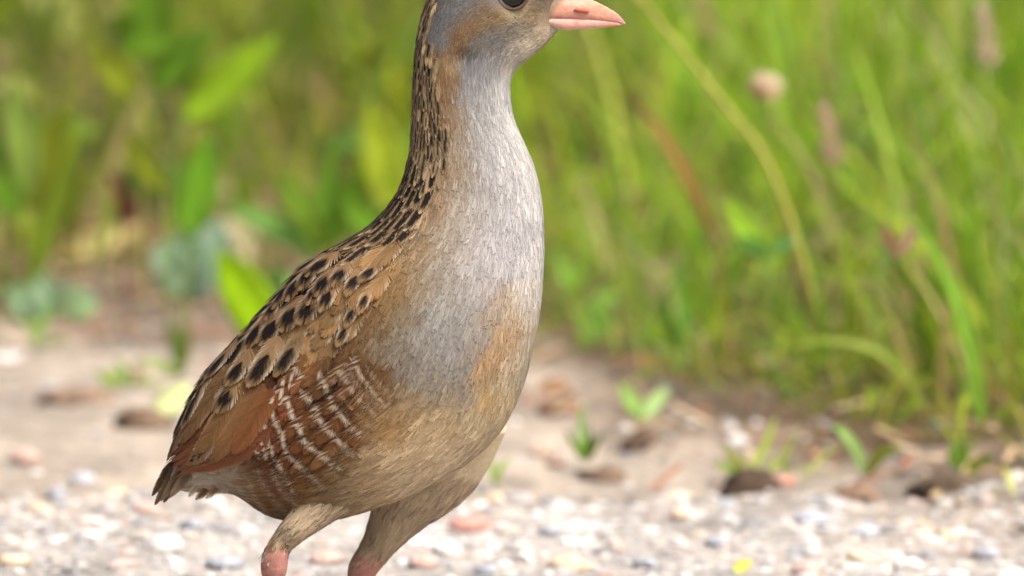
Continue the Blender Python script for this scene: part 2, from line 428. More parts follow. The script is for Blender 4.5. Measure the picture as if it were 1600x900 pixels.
GC = np.random.default_rng(52)
vs, fs, cs_ = [], [], []; o = 0
PAL = lin(np.array([(150, 172, 40), (126, 160, 44), (104, 140, 50), (160, 168, 60), (140, 132, 50), (84, 122, 52), (170, 178, 90), (128, 96, 60)]))
for i in range(620):
    lx = GC.uniform(-.62, .62); ly = GC.uniform(.75, 2.1)
    ee = ly - float(edge_y(lx))
    if ee < .03 or (lx > .02 and (GC.uniform() < .62 or ee > .22)): continue
    if vnoise(np.array([lx * 12]), np.array([ly * 9]), 71)[0] < .34: continue
    hh = GC.uniform(.015, .13 if lx < .02 else .06) * min(1, .4 + ee * 2); a = GC.uniform(0, 6.28); ll_ = GC.uniform(.02, .05); el = GC.uniform(-.5, 1.0)
    d = np.array([math.cos(a) * math.cos(el), math.sin(a) * math.cos(el), math.sin(el)])
    p0 = np.array([lx, ly, float(ground_z(lx, ly))]); p1 = p0 + np.array([GC.normal(0, .01), GC.normal(0, .01), hh])
    path = np.array([p1, p1 + d * ll_ * .5 + np.array([0, 0, .004]), p1 + d * ll_])
    v, f, av = leaf_geo(path, ll_ * GC.uniform(.25, .55), n=7, base=.8, yaw=GC.uniform(-1, 1))
    col = PAL[GC.choice(8, p=[.22, .19, .16, .15, .1, .1, .08, 0])] * GC.uniform(.55, 1.05)
    vs.append(v); fs.append(f + o); o += len(v); cs_.append(col[None] * (1.1 - .25 * av[:, None]))
    S_ = stem_geo(np.array([p0 - [0, 0, .003], (p0 + p1) / 2 + [.002, 0, 0], p1]), .0007, .0005, 5, 4)
    v = S_.reshape(-1, 3); vs.append(v); fs.append(grid_faces(5, 4, True) + o); o += len(v); cs_.append(np.repeat(col[None], len(v), 0))
link('ground_cover', mesh_np('ground_cover', np.vstack(vs), np.vstack(fs), np.vstack(cs_), True, leaf_mat), kind='stuff', label='mixed leafy ground cover growing among the grass', category='ground cover')

YG = (140, 176, 30); MG = (112, 156, 40); DG = (84, 130, 52); PG = (150, 178, 80); GG = (150, 178, 150); OL = (134, 148, 34)
# left side
plant('broad_leaf_plant', 'plant holding one broad bright green leaf slanting upward in the grass', 'plant', (262, 500),
      [([(284, 188), (330, 150), (390, 96), (432, 58)], 66, YG, 0), ([(258, 300), (220, 250), (196, 196)], 40, OL)], [([(262, 500), (262, 300), (284, 188)], 4, PG)])
plant('seedling', 'tall seedling with one upright spoon shaped leaf before a grey green leaf', 'plant', (282, 552),
      [([(296, 372), (302, 320), (318, 262), (324, 212)], 66, (118, 170, 40), 0)], [([(282, 552), (288, 470), (296, 372)], 5, (128, 160, 60))])
plant('broad_leaf_plant', 'glossy yellow green leaf rising right behind the back of the bird', 'plant', (432, 566),
      [([(438, 556), (402, 492), (368, 430), (342, 384)], 80, (150, 190, 10), -.01)], [])
plant('round_leaf_plant', 'low plant with a round grey green leaf under the upright seedling', 'plant', (300, 470),
      [([(296, 462), (262, 408), (236, 398)], 76, GG), ([(300, 470), (330, 396), (344, 342)], 76, (160, 186, 160)), ([(300, 462), (292, 400), (276, 362)], 70, (140, 172, 136))], [])
plant('round_leaf_plant', 'low plant with broad bluish green leaves spread on bare soil', 'plant', (78, 502),
      [([(80, 500), (40, 474), (8, 452)], 60, (142, 176, 130)), ([(80, 500), (114, 472), (158, 476)], 56, (150, 180, 132)), ([(78, 502), (72, 468), (66, 428)], 62, (150, 178, 140)), ([(84, 502), (110, 512), (140, 520)], 30, MG)], [])
plant('round_leaf_plant', 'small pale mint leaf beside the yellow green leaf at the back of the bird', 'plant', (430, 468),
      [([(420, 466), (432, 438), (446, 414)], 56, (160, 196, 120)), ([(430, 468), (450, 450), (470, 446)], 40, (146, 186, 110))], [])
plant('broad_leaf_plant', 'leafy plant with wide fresh leaves hanging above the soil gap', 'plant', (222, 486),
      [([(200, 90), (228, 40), (252, -30)], 96, (124, 168, 44)), ([(214, 150), (180, 112), (150, 60)], 60, OL), ([(236, 140), (280, 90), (330, 40)], 60, MG)], [([(222, 486), (218, 180), (200, 90)], 4, (170, 170, 96))])
plant('broad_leaf_plant', 'plant with wide yellow olive leaves beside the nape of the bird', 'plant', (612, 498),
      [([(612, 330), (596, 250), (578, 160)], 76, (150, 168, 30)), ([(606, 360), (630, 290), (640, 210)], 60, (120, 158, 34)), ([(600, 370), (560, 330), (540, 270)], 50, MG)], [([(612, 498), (610, 360), (612, 330)], 4, PG)])
plant('broad_leaf_plant', 'plant with mid green leaves bunched between seedling and nape of bird', 'plant', (500, 492),
      [([(500, 390), (470, 320), (430, 262)], 46, (124, 160, 50)), ([(500, 390), (512, 310), (520, 220)], 48, (116, 158, 46)), ([(500, 392), (548, 330), (560, 262)], 40, (120, 162, 44)), ([(498, 396), (420, 350), (352, 318)], 38, (120, 168, 70))], [])
plant('broad_leaf_plant', 'plant with pale leaves standing at the far end of the left grass', 'plant', (40, 492),
      [([(40, 320), (34, 220), (16, 110)], 56, PG), ([(44, 330), (76, 240), (100, 160)], 56, OL), ([(40, 492), (100, 250), (138, 190)], 50, (126, 150, 40)), ([(30, 340), (-10, 260), (-40, 180)], 60, MG)], [])
plant('broad_leaf_plant', 'plant with drooping yellowish leaves low beside the dark litter', 'plant', (84, 380),
      [([(84, 376), (110, 300), (124, 228)], 40, (140, 146, 44)), ([(84, 376), (44, 330), (8, 312)], 36, (150, 160, 60)), ([(84, 378), (40, 372), (-10, 392)], 24, PG)], [])
plant('dry_leaf', 'curled yellowish dry leaf with a reddish end lying on soil', 'leaf', (160, 412),
      [([(100, 400), (150, 386), (222, 358)], 44, (184, 172, 112), .01)], [], mat=dry_mat)
plant('dry_leaf', 'pale straw coloured dry leaf leaning beside the round leaf', 'leaf', (392, 420), [([(404, 416), (380, 378), (352, 344)], 42, (196, 184, 146), .01)], [], mat=dry_mat)
plant('fallen_leaf', 'pale green fallen leaf lying on sand near the wing tip', 'leaf', (268, 655), [([(246, 652), (268, 628), (300, 606)], 46, (176, 184, 130), .01)], [], mat=dry_mat)
plant('red_stem_plant', 'young plant with dark reddish stems in the soil gap', 'plant', (196, 476), [([(196, 352), (188, 300), (168, 262)], 22, (120, 66, 62)), ([(196, 352), (214, 318), (226, 290)], 18, (128, 76, 70))], [([(196, 476), (190, 310), (180, 270)], 4, (116, 70, 64))])
plant('sprout', 'thin sprout with narrow green leaves on sand near the wing', 'sprout', (282, 590), [([(282, 588), (276, 540), (262, 486)], 16, MG), ([(282, 588), (292, 540), (298, 500)], 14, (150, 150, 90)), ([(282, 588), (250, 566), (214, 560)], 14, PG)], [])
plant('sprout', 'low spreading sprout on the brown clod at the sandy margin', 'sprout', (196, 612), [([(196, 610), (170, 590), (150, 586)], 20, (150, 176, 70)), ([(198, 610), (226, 594), (250, 600)], 18, (170, 186, 90)), ([(196, 610), (192, 580), (180, 560)], 14, MG)], [])
plant('sprout', 'small tuft below the broad bluish green leaves', 'sprout', (60, 545), [([(60, 543), (48, 510), (34, 490)], 12, PG), ([(60, 543), (66, 504), (80, 480)], 12, MG), ([(60, 543), (90, 528), (110, 524)], 12, (160, 176, 90))], [])
# right side
plant('broad_leaf_plant', 'upright pale green leaf standing alone beside the breast of the bird', 'plant', (900, 500), [([(908, 470), (890, 430), (868, 394)], 44, (146, 190, 70), 0), ([(906, 480), (934, 480), (966, 462)], 34, (140, 184, 84))], [([(900, 500), (908, 484), (908, 470)], 3, PG)])
plant('broad_leaf_plant', 'short plant with a rounded pale green leaf by the whitish stone', 'plant', (926, 545), [([(920, 536), (930, 500), (952, 462)], 58, (150, 194, 90), 0), ([(924, 540), (900, 560), (880, 566)], 18, MG)], [([(926, 545), (922, 540), (920, 536)], 3, PG)])
plant('broad_leaf_plant', 'single bright narrow leaf hanging in the grass near the long straw stem', 'plant', (1206, 616), [([(1192, 408), (1166, 360), (1134, 308)], 44, (156, 196, 50), 0)], [([(1206, 616), (1198, 440), (1192, 408)], 3, PG)])
plant('straw_stem', 'long straw coloured grass stem leaning across the green grass', 'stem', (1318, 640), [([(1010, 10), (990, -20), (976, -60)], 16, (176, 170, 90))], [([(1318, 640), (1215, 290), (1120, 150), (1010, 10)], 6.5, (170, 168, 84))], mat=dry_mat)
plant('withered_grass', 'brownish red withering grass blade leaning beside the neck', 'leaf', (1138, 598), [([(1120, 380), (1060, 250), (990, 150)], 22, (142, 112, 58), 0)], [([(1138, 598), (1126, 392), (1120, 380)], 3, (150, 120, 60))], mat=dry_mat)
def flower_head(root, c, k, r_, rgb, rgb2, seed):
    rr = np.random.default_rng(seed); vs, fs, cs = [], [], []; o = 0; n = 90
    for i in range(n):
        z = 1 - 1.7 * (i + .5) / n; a = i * 2.39996; q = math.sqrt(max(0, 1 - z * z)); d = np.array([q * math.cos(a), q * math.sin(a), z])
        sd = np.cross(d, [.2, .3, 1]); sd /= np.linalg.norm(sd); up = np.cross(sd, d); L1 = r_ * rr.uniform(.8, 1.12); w = r_ * .16
        b0 = c + d * r_ * .3; m0 = c + d * L1 * .75; t0 = c + d * L1 + np.array([0, 0, -.1 * r_])
        vs += [b0 - sd * w * .3, b0 + sd * w * .3, m0 - sd * w, m0 + sd * w, t0 + up * w * .4, m0 + up * w * .8]
        fs += [[o, o + 1, o + 3, o + 2], [o + 2, o + 3, o + 4, o + 5]]; o += 6
        cc = lin(rgb) * rr.uniform(.85, 1.1) if z > -.1 else lin(rgb2)
        cs += [cc] * 6
    link('flower_head', mesh_np('flower_head', np.array(vs), np.array(fs), np.array(cs), False, petal_mat), root)
petal_mat = mat_attr('clover_petal', .6, .2, transl=.3)
root, g, k = plant('clover', 'white clover with a round pinkish white flower head in the grass', 'flower', (1206, 616), [([(1206, 400), (1170, 380), (1150, 372)], 26, DG), ([(1206, 400), (1236, 376), (1256, 372)], 26, DG)], [([(1206, 616), (1200, 280), (1196, 150)], 3.2, (130, 160, 70))])
flower_head(root, at(1195, 136, g[1]) - g, k, 29 * PX * k, (232, 214, 190), (206, 160, 140), 3)
def seed_head(label, foot, tipx, tipy, basex, basey, rgb):
    root, g, k = plant('seed_grass', label, 'grass', foot, [([foot, ((foot[0] + basex) / 2 - 30, (foot[1] + basey) / 2), (basex - 60, basey + 60)], 10, MG)], [([foot, ((foot[0] + basex) / 2 + 6, (foot[1] + basey) / 2), (basex, basey), (tipx, tipy)], 2.4, (150, 150, 90))])
    r = np.random.default_rng(int(tipx)); vs, fs, cs = [], [], []; o = 0
    A = at(basex, basey, g[1]) - g; B = at(tipx, tipy, g[1]) - g
    for i in range(46):
        u = (i + .5) / 46; p = A + (B - A) * u; a = i * 2.4; out = np.array([math.cos(a), math.sin(a), .55]) * .0028 * k * (1.15 - u * .7); sd = np.cross(out, [0, .2, 1]); sd = sd / np.linalg.norm(sd) * .0008
        tip_ = p + out * 1.9 + (B - A) / np.linalg.norm(B - A) * .004
        mid = p + out
        vs += [p, mid - sd, tip_, mid + sd]; fs.append([o, o + 1, o + 2, o + 3]); o += 4; cs += [lin(rgb) * r.uniform(.7, 1.2)] * 4
    link('seed_head', mesh_np('seed_head', np.array(vs), np.array(fs), np.array(cs), False, dry_mat), root)
seed_head('grass stalk with a beige seed head rising highest at the meadow edge', (1560, 650), 1536, 14, 1546, 116, (206, 186, 160))
seed_head('grass stalk with a reddish beige seed head above the dark hollow', (1308, 640), 1288, 172, 1306, 268, (196, 168, 146))
seed_head('grass stalk with a thin pale seed head behind the clover', (1112, 545), 1100, 0, 1108, 70, (190, 186, 120))
plant('brown_leaf_plant', 'low plant with dull brownish leaves inside the green grass', 'plant', (1402, 650), [([(1400, 400), (1388, 372), (1378, 350)], 22, (132, 98, 70)), ([(1404, 400), (1420, 376), (1430, 352)], 20, (128, 92, 70))], [])
plant('arching_blade', 'long pale grass blade arching over at the front of the meadow', 'leaf', (1452, 668), [([(1450, 664), (1420, 596), (1366, 546), (1290, 532), (1200, 546)], 13, (150, 168, 64), 0)], [], )
plant('arching_blade', 'wide bright grass blade bent down to the sand at the meadow front', 'leaf', (1540, 690), [([(1538, 686), (1520, 560), (1480, 430), (1420, 330)], 26, (140, 184, 60), 0)], [])
plant('seedling', 'two leaved seedling growing from a small brown clod', 'sprout', (1004, 668), [([(1004, 655), (986, 630), (968, 606)], 26, (150, 186, 90)), ([(1004, 655), (1024, 630), (1046, 608)], 26, (170, 200, 130))], [([(1004, 668), (1004, 660), (1004, 655)], 3, PG)])
plant('grass_sprout', 'short tuft of green grass blades alone on the sand', 'sprout', (915, 722), [([(915, 720), (908, 680), (912, 636)], 12, MG), ([(912, 720), (896, 690), (884, 664)], 11, PG), ([(918, 720), (930, 690), (946, 668)], 11, (110, 150, 50)), ([(915, 720), (920, 690), (922, 650)], 10, (130, 160, 60))], [])
plant('sprout', 'thin pale sprouts growing on top of the dark crumbly clod', 'sprout', (1168, 742), [([(1168, 740), (1146, 712), (1128, 688)], 16, (176, 184, 90)), ([(1172, 740), (1196, 700), (1214, 656)], 14, (160, 176, 70)), ([(1166, 740), (1140, 736), (1118, 724)], 14, PG)], [])
plant('sprout', 'curved pale green sprout arching over the sand', 'sprout', (1350, 748), [([(1348, 744), (1340, 708), (1316, 676), (1300, 668)], 18, (150, 184, 100)), ([(1352, 744), (1376, 706), (1410, 690)], 20, (168, 180, 70))], [])
plant('sprout', 'small bright leaf sprouting from the wide mossy clod', 'sprout', (1496, 738), [([(1496, 734), (1498, 708), (1508, 684)], 34, (156, 196, 80)), ([(1500, 736), (1530, 722), (1552, 706)], 22, (140, 160, 50))], [])
plant('grass_sprout', 'sparse grass blades beside the front of the belly', 'sprout', (772, 760), [([(772, 758), (768, 726), (756, 700)], 9, (150, 176, 80)), ([(774, 758), (784, 730), (800, 716)], 9, PG)], [])
plant('grass_sprout', 'tuft of dark green blades at the foot of the meadow near the whitish stone', 'sprout', (1062, 560), [([(1060, 556), (1044, 500), (1036, 440)], 20, (84, 150, 40)), ([(1062, 556), (1070, 490), (1060, 410)], 22, (96, 158, 44)), ([(1066, 556), (1110, 520), (1160, 520)], 20, (110, 160, 50)), ([(1058, 556), (1020, 520), (990, 500)], 16, MG)], [])
plant('yellow_petal', 'small yellow flower petal fallen on the pale gravel', 'petal', (1160, 892), [([(1146, 894), (1160, 886), (1176, 878)], 22, (196, 194, 96), .004)], [], mat=petal_mat)
plant('rusty_leaf', 'rusty orange dry leaf fallen behind the breast of the bird', 'leaf', (868, 616), [([(840, 616), (866, 606), (892, 604)], 30, (150, 116, 86), .004)], [], mat=dry_mat)
# ================================================================== the bird
# stations of the torso: dorsal point, ventral point (photograph pixels, side view), half width (pixels)
ST = [
 (888, -4, 877, 45, 1.5), (880, -13, 872, 49, 4), (862, -27, 860, 62, 7.5), (834, -43, 842, 79, 20), (790, -57, 822, 95, 37), (748, -60, 806, 109, 43),
 (706, -46, 798, 126, 43), (674, -12, 797, 146, 41), (654, 50, 799, 168, 39), (647, 118, 805, 192, 39),
 (644, 188, 819, 224, 42), (639, 245, 834, 260, 48), (622, 300, 845, 308, 59), (582, 350, 849, 372, 76),
 (530, 384, 847, 440, 94), (480, 418, 838, 518, 110), (436, 465, 813, 612, 119), (396, 511, 770, 686, 121),
 (360, 555, 690, 748, 117), (330, 592, 592, 790, 106), (306, 632, 505, 812, 90), (291, 665, 428, 806, 70),
 (281, 695, 372, 772, 48), (275, 716, 325, 768, 30), (268, 738, 290, 766, 16), (262, 750, 268, 764, 5)]
ST = np.array(ST, float)
NT, NH = 320, 240
def loft_grid(st, nt, nh, power=2.25, yc=0.0):
    c = catmull(st, nt)
    Dp = at(c[:, 0], c[:, 1], 0.0); Vp = at(c[:, 2], c[:, 3], 0.0)
    th = np.linspace(0, 2 * np.pi, nh, endpoint=False)
    cs, sn = np.cos(th), np.sin(th)
    ex = 2 / power
    C = np.sign(cs) * np.abs(cs) ** ex; S = np.sign(sn) * np.abs(sn) ** ex
    # chest and belly carry the greatest width below the middle
    ctr = (Dp + Vp) / 2; ax = (Dp - Vp) / 2
    P = ctr[:, None, :] + ax[:, None, :] * C[None, :, None]
    P[:, :, 1] += yc - (c[:, 4] * PX)[:, None] * S[None, :]
    return P

class Surf:
    """a closed tube, parameters t along (0..nt-1) and h around (0..nh), with normals and metric"""
    def __init__(self, P):
        self.P = P; self.nt, self.nh = P.shape[:2]
        Pt = np.gradient(P, axis=0)
        Ph = (np.roll(P, -1, 1) - np.roll(P, 1, 1)) / 2
        n = np.cross(Pt, Ph); ln = np.linalg.norm(n, axis=2, keepdims=True)
        n = n / np.maximum(ln, 1e-12)
        ctr = P.mean(1, keepdims=True)
        if (np.sum(n * (P - ctr), 2) > 0).mean() < 0.5: n = -n
        self.N = n
        self.mt = np.maximum(np.linalg.norm(Pt, axis=2), 2e-5)
        self.mh = np.maximum(np.linalg.norm(Ph, axis=2), 2e-5)
        self.area = ln[..., 0]
        # skew: part of Pt along Ph
        self.sk = np.sum(Pt * Ph, 2) / (self.mh ** 2)
        me_f = grid_faces(self.nt, self.nh, True)
        self.bvh = BVHTree.FromPolygons([tuple(v) for v in P.reshape(-1, 3)], me_f.tolist())
    def lookup(self, A, t, h):
        t = np.clip(t, 0, self.nt - 1.001); h = np.mod(h, self.nh)
        i = t.astype(int); j = h.astype(int) % self.nh; f = t - i; g = h - np.floor(h)
        j2 = (j + 1) % self.nh
        if A.ndim == 3: f = f[..., None]; g = g[..., None]
        return (A[i, j] * (1 - g) + A[i, j2] * g) * (1 - f) + (A[i + 1, j] * (1 - g) + A[i + 1, j2] * g) * f
    def pick(self, px, py):
        """parameters under a photograph pixel"""
        d = ray(px, py)
        hit = self.bvh.ray_cast(Vector(CAM), Vector(d).normalized())
        if hit[0] is None:
            # just outside the outline: nearest point in the bird's own plane
            p = at(px, py, -0.004)
            hit = self.bvh.find_nearest(Vector(p))
        fi = hit[2]; i, j = divmod(fi, self.nh)
        p = np.array(hit[0])
        best = None
        for ft in np.linspace(0, 1, 5):
            for fh in np.linspace(0, 1, 5):
                q = self.lookup(self.P, np.array([i + ft]), np.array([j + fh]))[0]
                d2 = ((q - p) ** 2).sum()
                if best is None or d2 < best[0]: best = (d2, i + ft, j + fh)
        return best[1], best[2]

TORSO = Surf(loft_grid(ST, NT, NH))

# near and far thighs and the bare legs, rings given as centre (px), radius (px), depth (m), squash in depth
def tube(rings, nt, nh):
    r = catmull(np.array(rings, float), nt)
    c = at(r[:, 0], r[:, 1], r[:, 3])
    tg = np.gradient(c, axis=0); tg /= np.linalg.norm(tg, axis=1, keepdims=True)
    yv = np.array([0, 1.0, 0]); b1 = np.cross(tg, yv); b1 /= np.linalg.norm(b1, axis=1, keepdims=True)
    b2 = np.cross(tg, b1)
    th = np.linspace(0, 2 * np.pi, nh, endpoint=False)
    R = (r[:, 2] * PX)[:, None, None]; q = r[:, 4][:, None, None]
    return c[:, None, :] + R * (b1[:, None, :] * np.cos(th)[None, :, None] + q * b2[:, None, :] * np.sin(th)[None, :, None])

NEAR_TH = Surf(tube([(560, 700, 60, -.004, .7), (530, 748, 56, -.007, .7), (498, 790, 33, -.011, .75), (466, 822, 23, -.015, .9), (443, 846, 18, -.015, .95), (432, 864, 18, -.015, 1)], 60, 60))
FAR_TH = Surf(tube([(715, 640, 84, .010, .7), (690, 700, 80, .013, .7), (655, 752, 70, .015, .75), (624, 800, 45, .016, .85), (596, 845, 28, .016, .95), (575, 878, 23, .016, 1)], 60, 60))
near_leg = tube([(438, 852, 18, -.015, 1), (430, 872, 21, -.015, 1), (428, 892, 21, -.015, .95), (429, 915, 16, -.015, .9), (432, 960, 13, -.0155, .9), (436, 1020, 12.5, -.016, .9), (440, 1085, 14, -.0165, .95), (442, 1100, 13, -.0165, 1)], 50, 28)
far_leg = tube([(590, 852, 22, .016, 1), (572, 880, 24, .016, 1), (564, 898, 22, .016, .95), (560, 925, 16, .016, .9), (556, 965, 13, .0165, .9), (552, 1010, 12.5, .017, .9), (548, 1046, 14, .017, .95), (546, 1060, 13, .017, 1)], 50, 28)

def toe(root, ang, length, r0=0.0021):
    """a toe lying on the ground, tapering to a claw, arched at the joints"""
    n, m = 26, 12
    u = np.linspace(0, 1, n)
    x = root[0] + math.cos(ang) * u * length; y = root[1] + math.sin(ang) * u * length
    r = r0 * (1 - 0.45 * u) * (1 + 0.13 * np.cos(u * 2 * np.pi * 3)); r = np.where(u > 0.86, r * np.maximum(0.12, (1 - u) / 0.14), r)
    z = ground_z(x, y) + r * 0.85 + 0.0018 * np.maximum(0, 1 - u * 5)
    th = np.linspace(0, 2 * np.pi, m, endpoint=False)
    s = np.array([-math.sin(ang), math.cos(ang), 0.0])
    c = np.stack([x, y, z], -1)
    return c[:, None, :] + r[:, None, None] * (s * np.cos(th)[None, :, None] + np.array([0, 0, 1.0]) * np.sin(th)[None, :, None])
tubes = [TORSO.P[:, ::3], NEAR_TH.P, FAR_TH.P]
foot_tubes = []
for leg in (near_leg, far_leg):
    c = leg[-1].mean(0); gz = float(ground_z(c[0], c[1]))
    # bring the sole onto the ground
    k = np.linspace(0, 1, len(leg))[:, None, None] ** 2
    leg[:] = leg + k * np.array([0, 0, gz + 0.0018 - c[2]])
    for a, ln in ((0.0, .036), (0.5, .031), (-0.5, .029), (math.pi * 0.93, .012)):
        foot_tubes.append(toe((c[0], c[1]), a, ln))
    tubes.append(leg)
tubes += foot_tubes

def capped(P):
    n, m = P.shape[:2]
    v = P.reshape(-1, 3); f = grid_faces(n, m, True)
    v = np.vstack([v, P[0].mean(0), P[-1].mean(0)])
    j = np.arange(m); j2 = (j + 1) % m
    t = np.vstack([np.stack([j2, j, np.full(m, n * m)], -1), np.stack([(n - 1) * m + j, (n - 1) * m + j2, np.full(m, n * m + 1)], -1)])
    return v, f, t

vv, ff, tt = [], [], []; off = 0
for P in tubes:
    v, f, t = capped(P); vv.append(v); ff.append(f + off); tt.append(t + off); off += len(v)
raw = mesh_np('body_raw', np.vstack(vv), [np.vstack(ff), np.vstack(tt)])
import bmesh
bm = bmesh.new(); bm.from_mesh(raw); bmesh.ops.recalc_face_normals(bm, faces=bm.faces); bm.to_mesh(raw); bm.free()
tmp = bpy.data.objects.new('tmp', raw); COL.objects.link(tmp)
md = tmp.modifiers.new('r', 'REMESH'); md.mode = 'VOXEL'; md.voxel_size = 0.00075
md2 = tmp.modifiers.new('s', 'SMOOTH'); md2.factor = 0.5; md2.iterations = 3
body_me = bpy.data.meshes.new_from_object(tmp.evaluated_get(bpy.context.evaluated_depsgraph_get()))
bpy.data.objects.remove(tmp); bpy.data.meshes.remove(raw)
bv = np.empty(len(body_me.vertices) * 3); body_me.vertices.foreach_get('co', bv); bv = bv.reshape(-1, 3)

# ------------------------------------------------------------------ plumage colours: (px, py, spread, sRGB)
CP = [
 # crown, face
 (740, -50, 22, (92, 80, 62)), (700, -30, 22, (92, 80, 62)), (672, 5, 12, (84, 70, 52)), (655, 45, 9, (74, 60, 44)),
 (770, -25, 20, (134, 133, 131)), (725, 8, 20, (130, 129, 127)), (694, 25, 18, (124, 123, 122)), (672, 55, 14, (128, 128, 128)), (690, 62, 12, (136, 133, 128)),
 (752, 22, 14, (146, 122, 92)), (732, 40, 14, (150, 120, 84)), (716, 58, 12, (142, 112, 78)), (712, 78, 10, (140, 112, 78)),
 (772, 32, 12, (150, 128, 94)), (800, 24, 10, (172, 156, 122)), (828, 22, 12, (152, 132, 102)), (845, 8, 12, (118, 104, 88)), (852, 30, 8, (150, 130, 108)), (840, -10, 14, (120, 106, 88)),
 (770, 62, 14, (134, 130, 124)), (800, 48, 12, (132, 124, 112)), (822, 44, 12, (142, 130, 112)), (745, 72, 12, (132, 126, 116)), (735, 86, 8, (96, 92, 88)), (722, 82, 6, (70, 60, 52)),
 (845, 60, 12, (186, 170, 146)), (860, 54, 9, (188, 174, 152)), (822, 78, 14, (200, 190, 170)), (802, 92, 12, (188, 180, 166)), (802, 112, 10, (214, 208, 194)), (770, 85, 12, (152, 148, 142)),
 # neck
 (664, 84, 12, (112, 92, 68)), (652, 110, 12, (84, 66, 46)), (668, 120, 14, (134, 106, 74)), (690, 100, 10, (166, 138, 100)), (706, 104, 8, (190, 164, 124)), (700, 125, 12, (160, 128, 92)),
 (650, 165, 14, (92, 70, 48)), (672, 165, 14, (134, 106, 76)), (698, 150, 13, (160, 130, 94)), (712, 180, 12, (172, 152, 124)), (722, 215, 14, (180, 164, 142)), (690, 205, 14, (146, 116, 80)), (660, 210, 16, (112, 86, 60)),
 (735, 105, 13, (152, 152, 152)), (760, 110, 13, (170, 169, 168)), (735, 140, 15, (168, 167, 164)), (765, 145, 15, (192, 191, 189)), (790, 140, 12, (208, 206, 200)), (785, 175, 14, (204, 203, 200)), (752, 180, 18, (184, 183, 180)), (802, 210, 14, (214, 212, 207)), (770, 220, 22, (196, 195, 193)), (745, 240, 18, (180, 176, 172)),
 (715, 255, 20, (178, 162, 138)), (690, 260, 18, (160, 132, 98)), (662, 265, 18, (128, 100, 70)), (640, 290, 18, (118, 92, 64)),
 (812, 260, 18, (206, 204, 200)), (790, 300, 24, (190, 188, 187)), (832, 320, 16, (208, 206, 202)), (760, 310, 24, (180, 177, 174)), (728, 310, 22, (180, 171, 158)), (700, 310, 20, (170, 148, 120)), (672, 320, 20, (152, 126, 94)),
 # breast
 (840, 400, 16, (204, 201, 196)), (800, 380, 26, (184, 181, 181)), (760, 390, 26, (178, 174, 172)), (720, 380, 24, (176, 169, 160)), (690, 370, 22, (168, 154, 134)), (655, 380, 22, (152, 128, 96)),
 (760, 440, 20, (172, 168, 166)), (720, 450, 26, (162, 157, 150)), (680, 440, 24, (160, 150, 134)), (640, 440, 22, (148, 122, 86)), (600, 450, 22, (140, 108, 68)),
 (780, 462, 10, (188, 168, 144)), (800, 490, 11, (190, 172, 148)), (790, 530, 12, (190, 162, 128)), (765, 560, 12, (188, 156, 118)), (752, 590, 12, (186, 158, 122)), (795, 575, 11, (194, 174, 146)), (822, 470, 11, (198, 190, 178)), (836, 460, 9, (206, 200, 192)), (825, 540, 10, (202, 190, 168)), (745, 520, 14, (166, 158, 148)), (762, 500, 9, (178, 160, 136)),
 (815, 590, 12, (198, 186, 164)), (790, 620, 14, (186, 168, 138)), (760, 625, 12, (182, 156, 112)),
 (690, 510, 26, (152, 148, 142)), (650, 520, 24, (152, 147, 138)), (700, 570, 26, (148, 143, 136)), (655, 580, 22, (150, 142, 130)), (615, 540, 20, (140, 128, 108)), (620, 500, 18, (144, 122, 88)), (590, 500, 18, (132, 104, 70)), (575, 530, 14, (124, 96, 62)),
 (720, 610, 18, (150, 138, 120)), (690, 620, 18, (152, 138, 116)), (650, 630, 20, (148, 128, 98)), (740, 660, 16, (172, 156, 128)), (700, 660, 20, (166, 146, 114)), (660, 690, 20, (172, 152, 120)), (610, 670, 20, (146, 118, 80)), (620, 730, 20, (176, 156, 126)), (570, 740, 18, (166, 142, 108)), (540, 770, 16, (168, 146, 114)), (690, 710, 14, (186, 170, 142)), (640, 760, 14, (182, 166, 138)), (750, 700, 14, (176, 160, 132)), (590, 780, 10, (172, 152, 122)),
 # flank, vent
 (590, 600, 18, (120, 90, 56)), (560, 590, 16, (106, 70, 40)), (520, 580, 16, (100, 68, 40)), (500, 620, 18, (100, 66, 38)), (540, 630, 18, (106, 66, 34)), (575, 640, 16, (126, 92, 54)), (460, 640, 16, (112, 68, 38)), (430, 660, 14, (120, 74, 42)), (480, 680, 18, (106, 70, 40)), (530, 680, 18, (116, 76, 42)), (450, 710, 16, (116, 70, 40)), (490, 730, 16, (124, 86, 50)), (530, 730, 16, (146, 116, 78)), (460, 760, 14, (128, 90, 54)), (500, 780, 14, (150, 124, 90)), (430, 770, 12, (124, 78, 44)), (410, 770, 10, (140, 112, 78)), (440, 800, 12, (134, 106, 74)), (385, 755, 12, (146, 118, 84)), (360, 755, 12, (188, 170, 146)), (320, 755, 12, (204, 190, 170)), (300, 745, 10, (196, 182, 164)), (400, 745, 10, (120, 88, 58)),
 # back under the wing feathers
 (590, 360, 18, (110, 84, 56)), (560, 400, 20, (120, 92, 60)), (520, 440, 22, (122, 92, 58)), (540, 480, 18, (134, 106, 72)), (480, 480, 22, (120, 90, 56)), (510, 530, 18, (130, 100, 66)), (440, 540, 24, (122, 92, 60)), (380, 580, 24, (118, 90, 60)), (330, 620, 24, (112, 84, 58)), (300, 670, 20, (112, 82, 56)), (420, 610, 20, (128, 78, 44)), (390, 660, 20, (122, 70, 40)), (340, 690, 20, (122, 72, 44)), (470, 580, 16, (126, 84, 48))]
cp_xy = np.array([c[:2] for c in CP], float); cp_s = np.array([c[2] for c in CP], float); cp_c = lin(np.array([c[3] for c in CP]))
KALB = 0.86; SAMPLE_JIT = 8.0
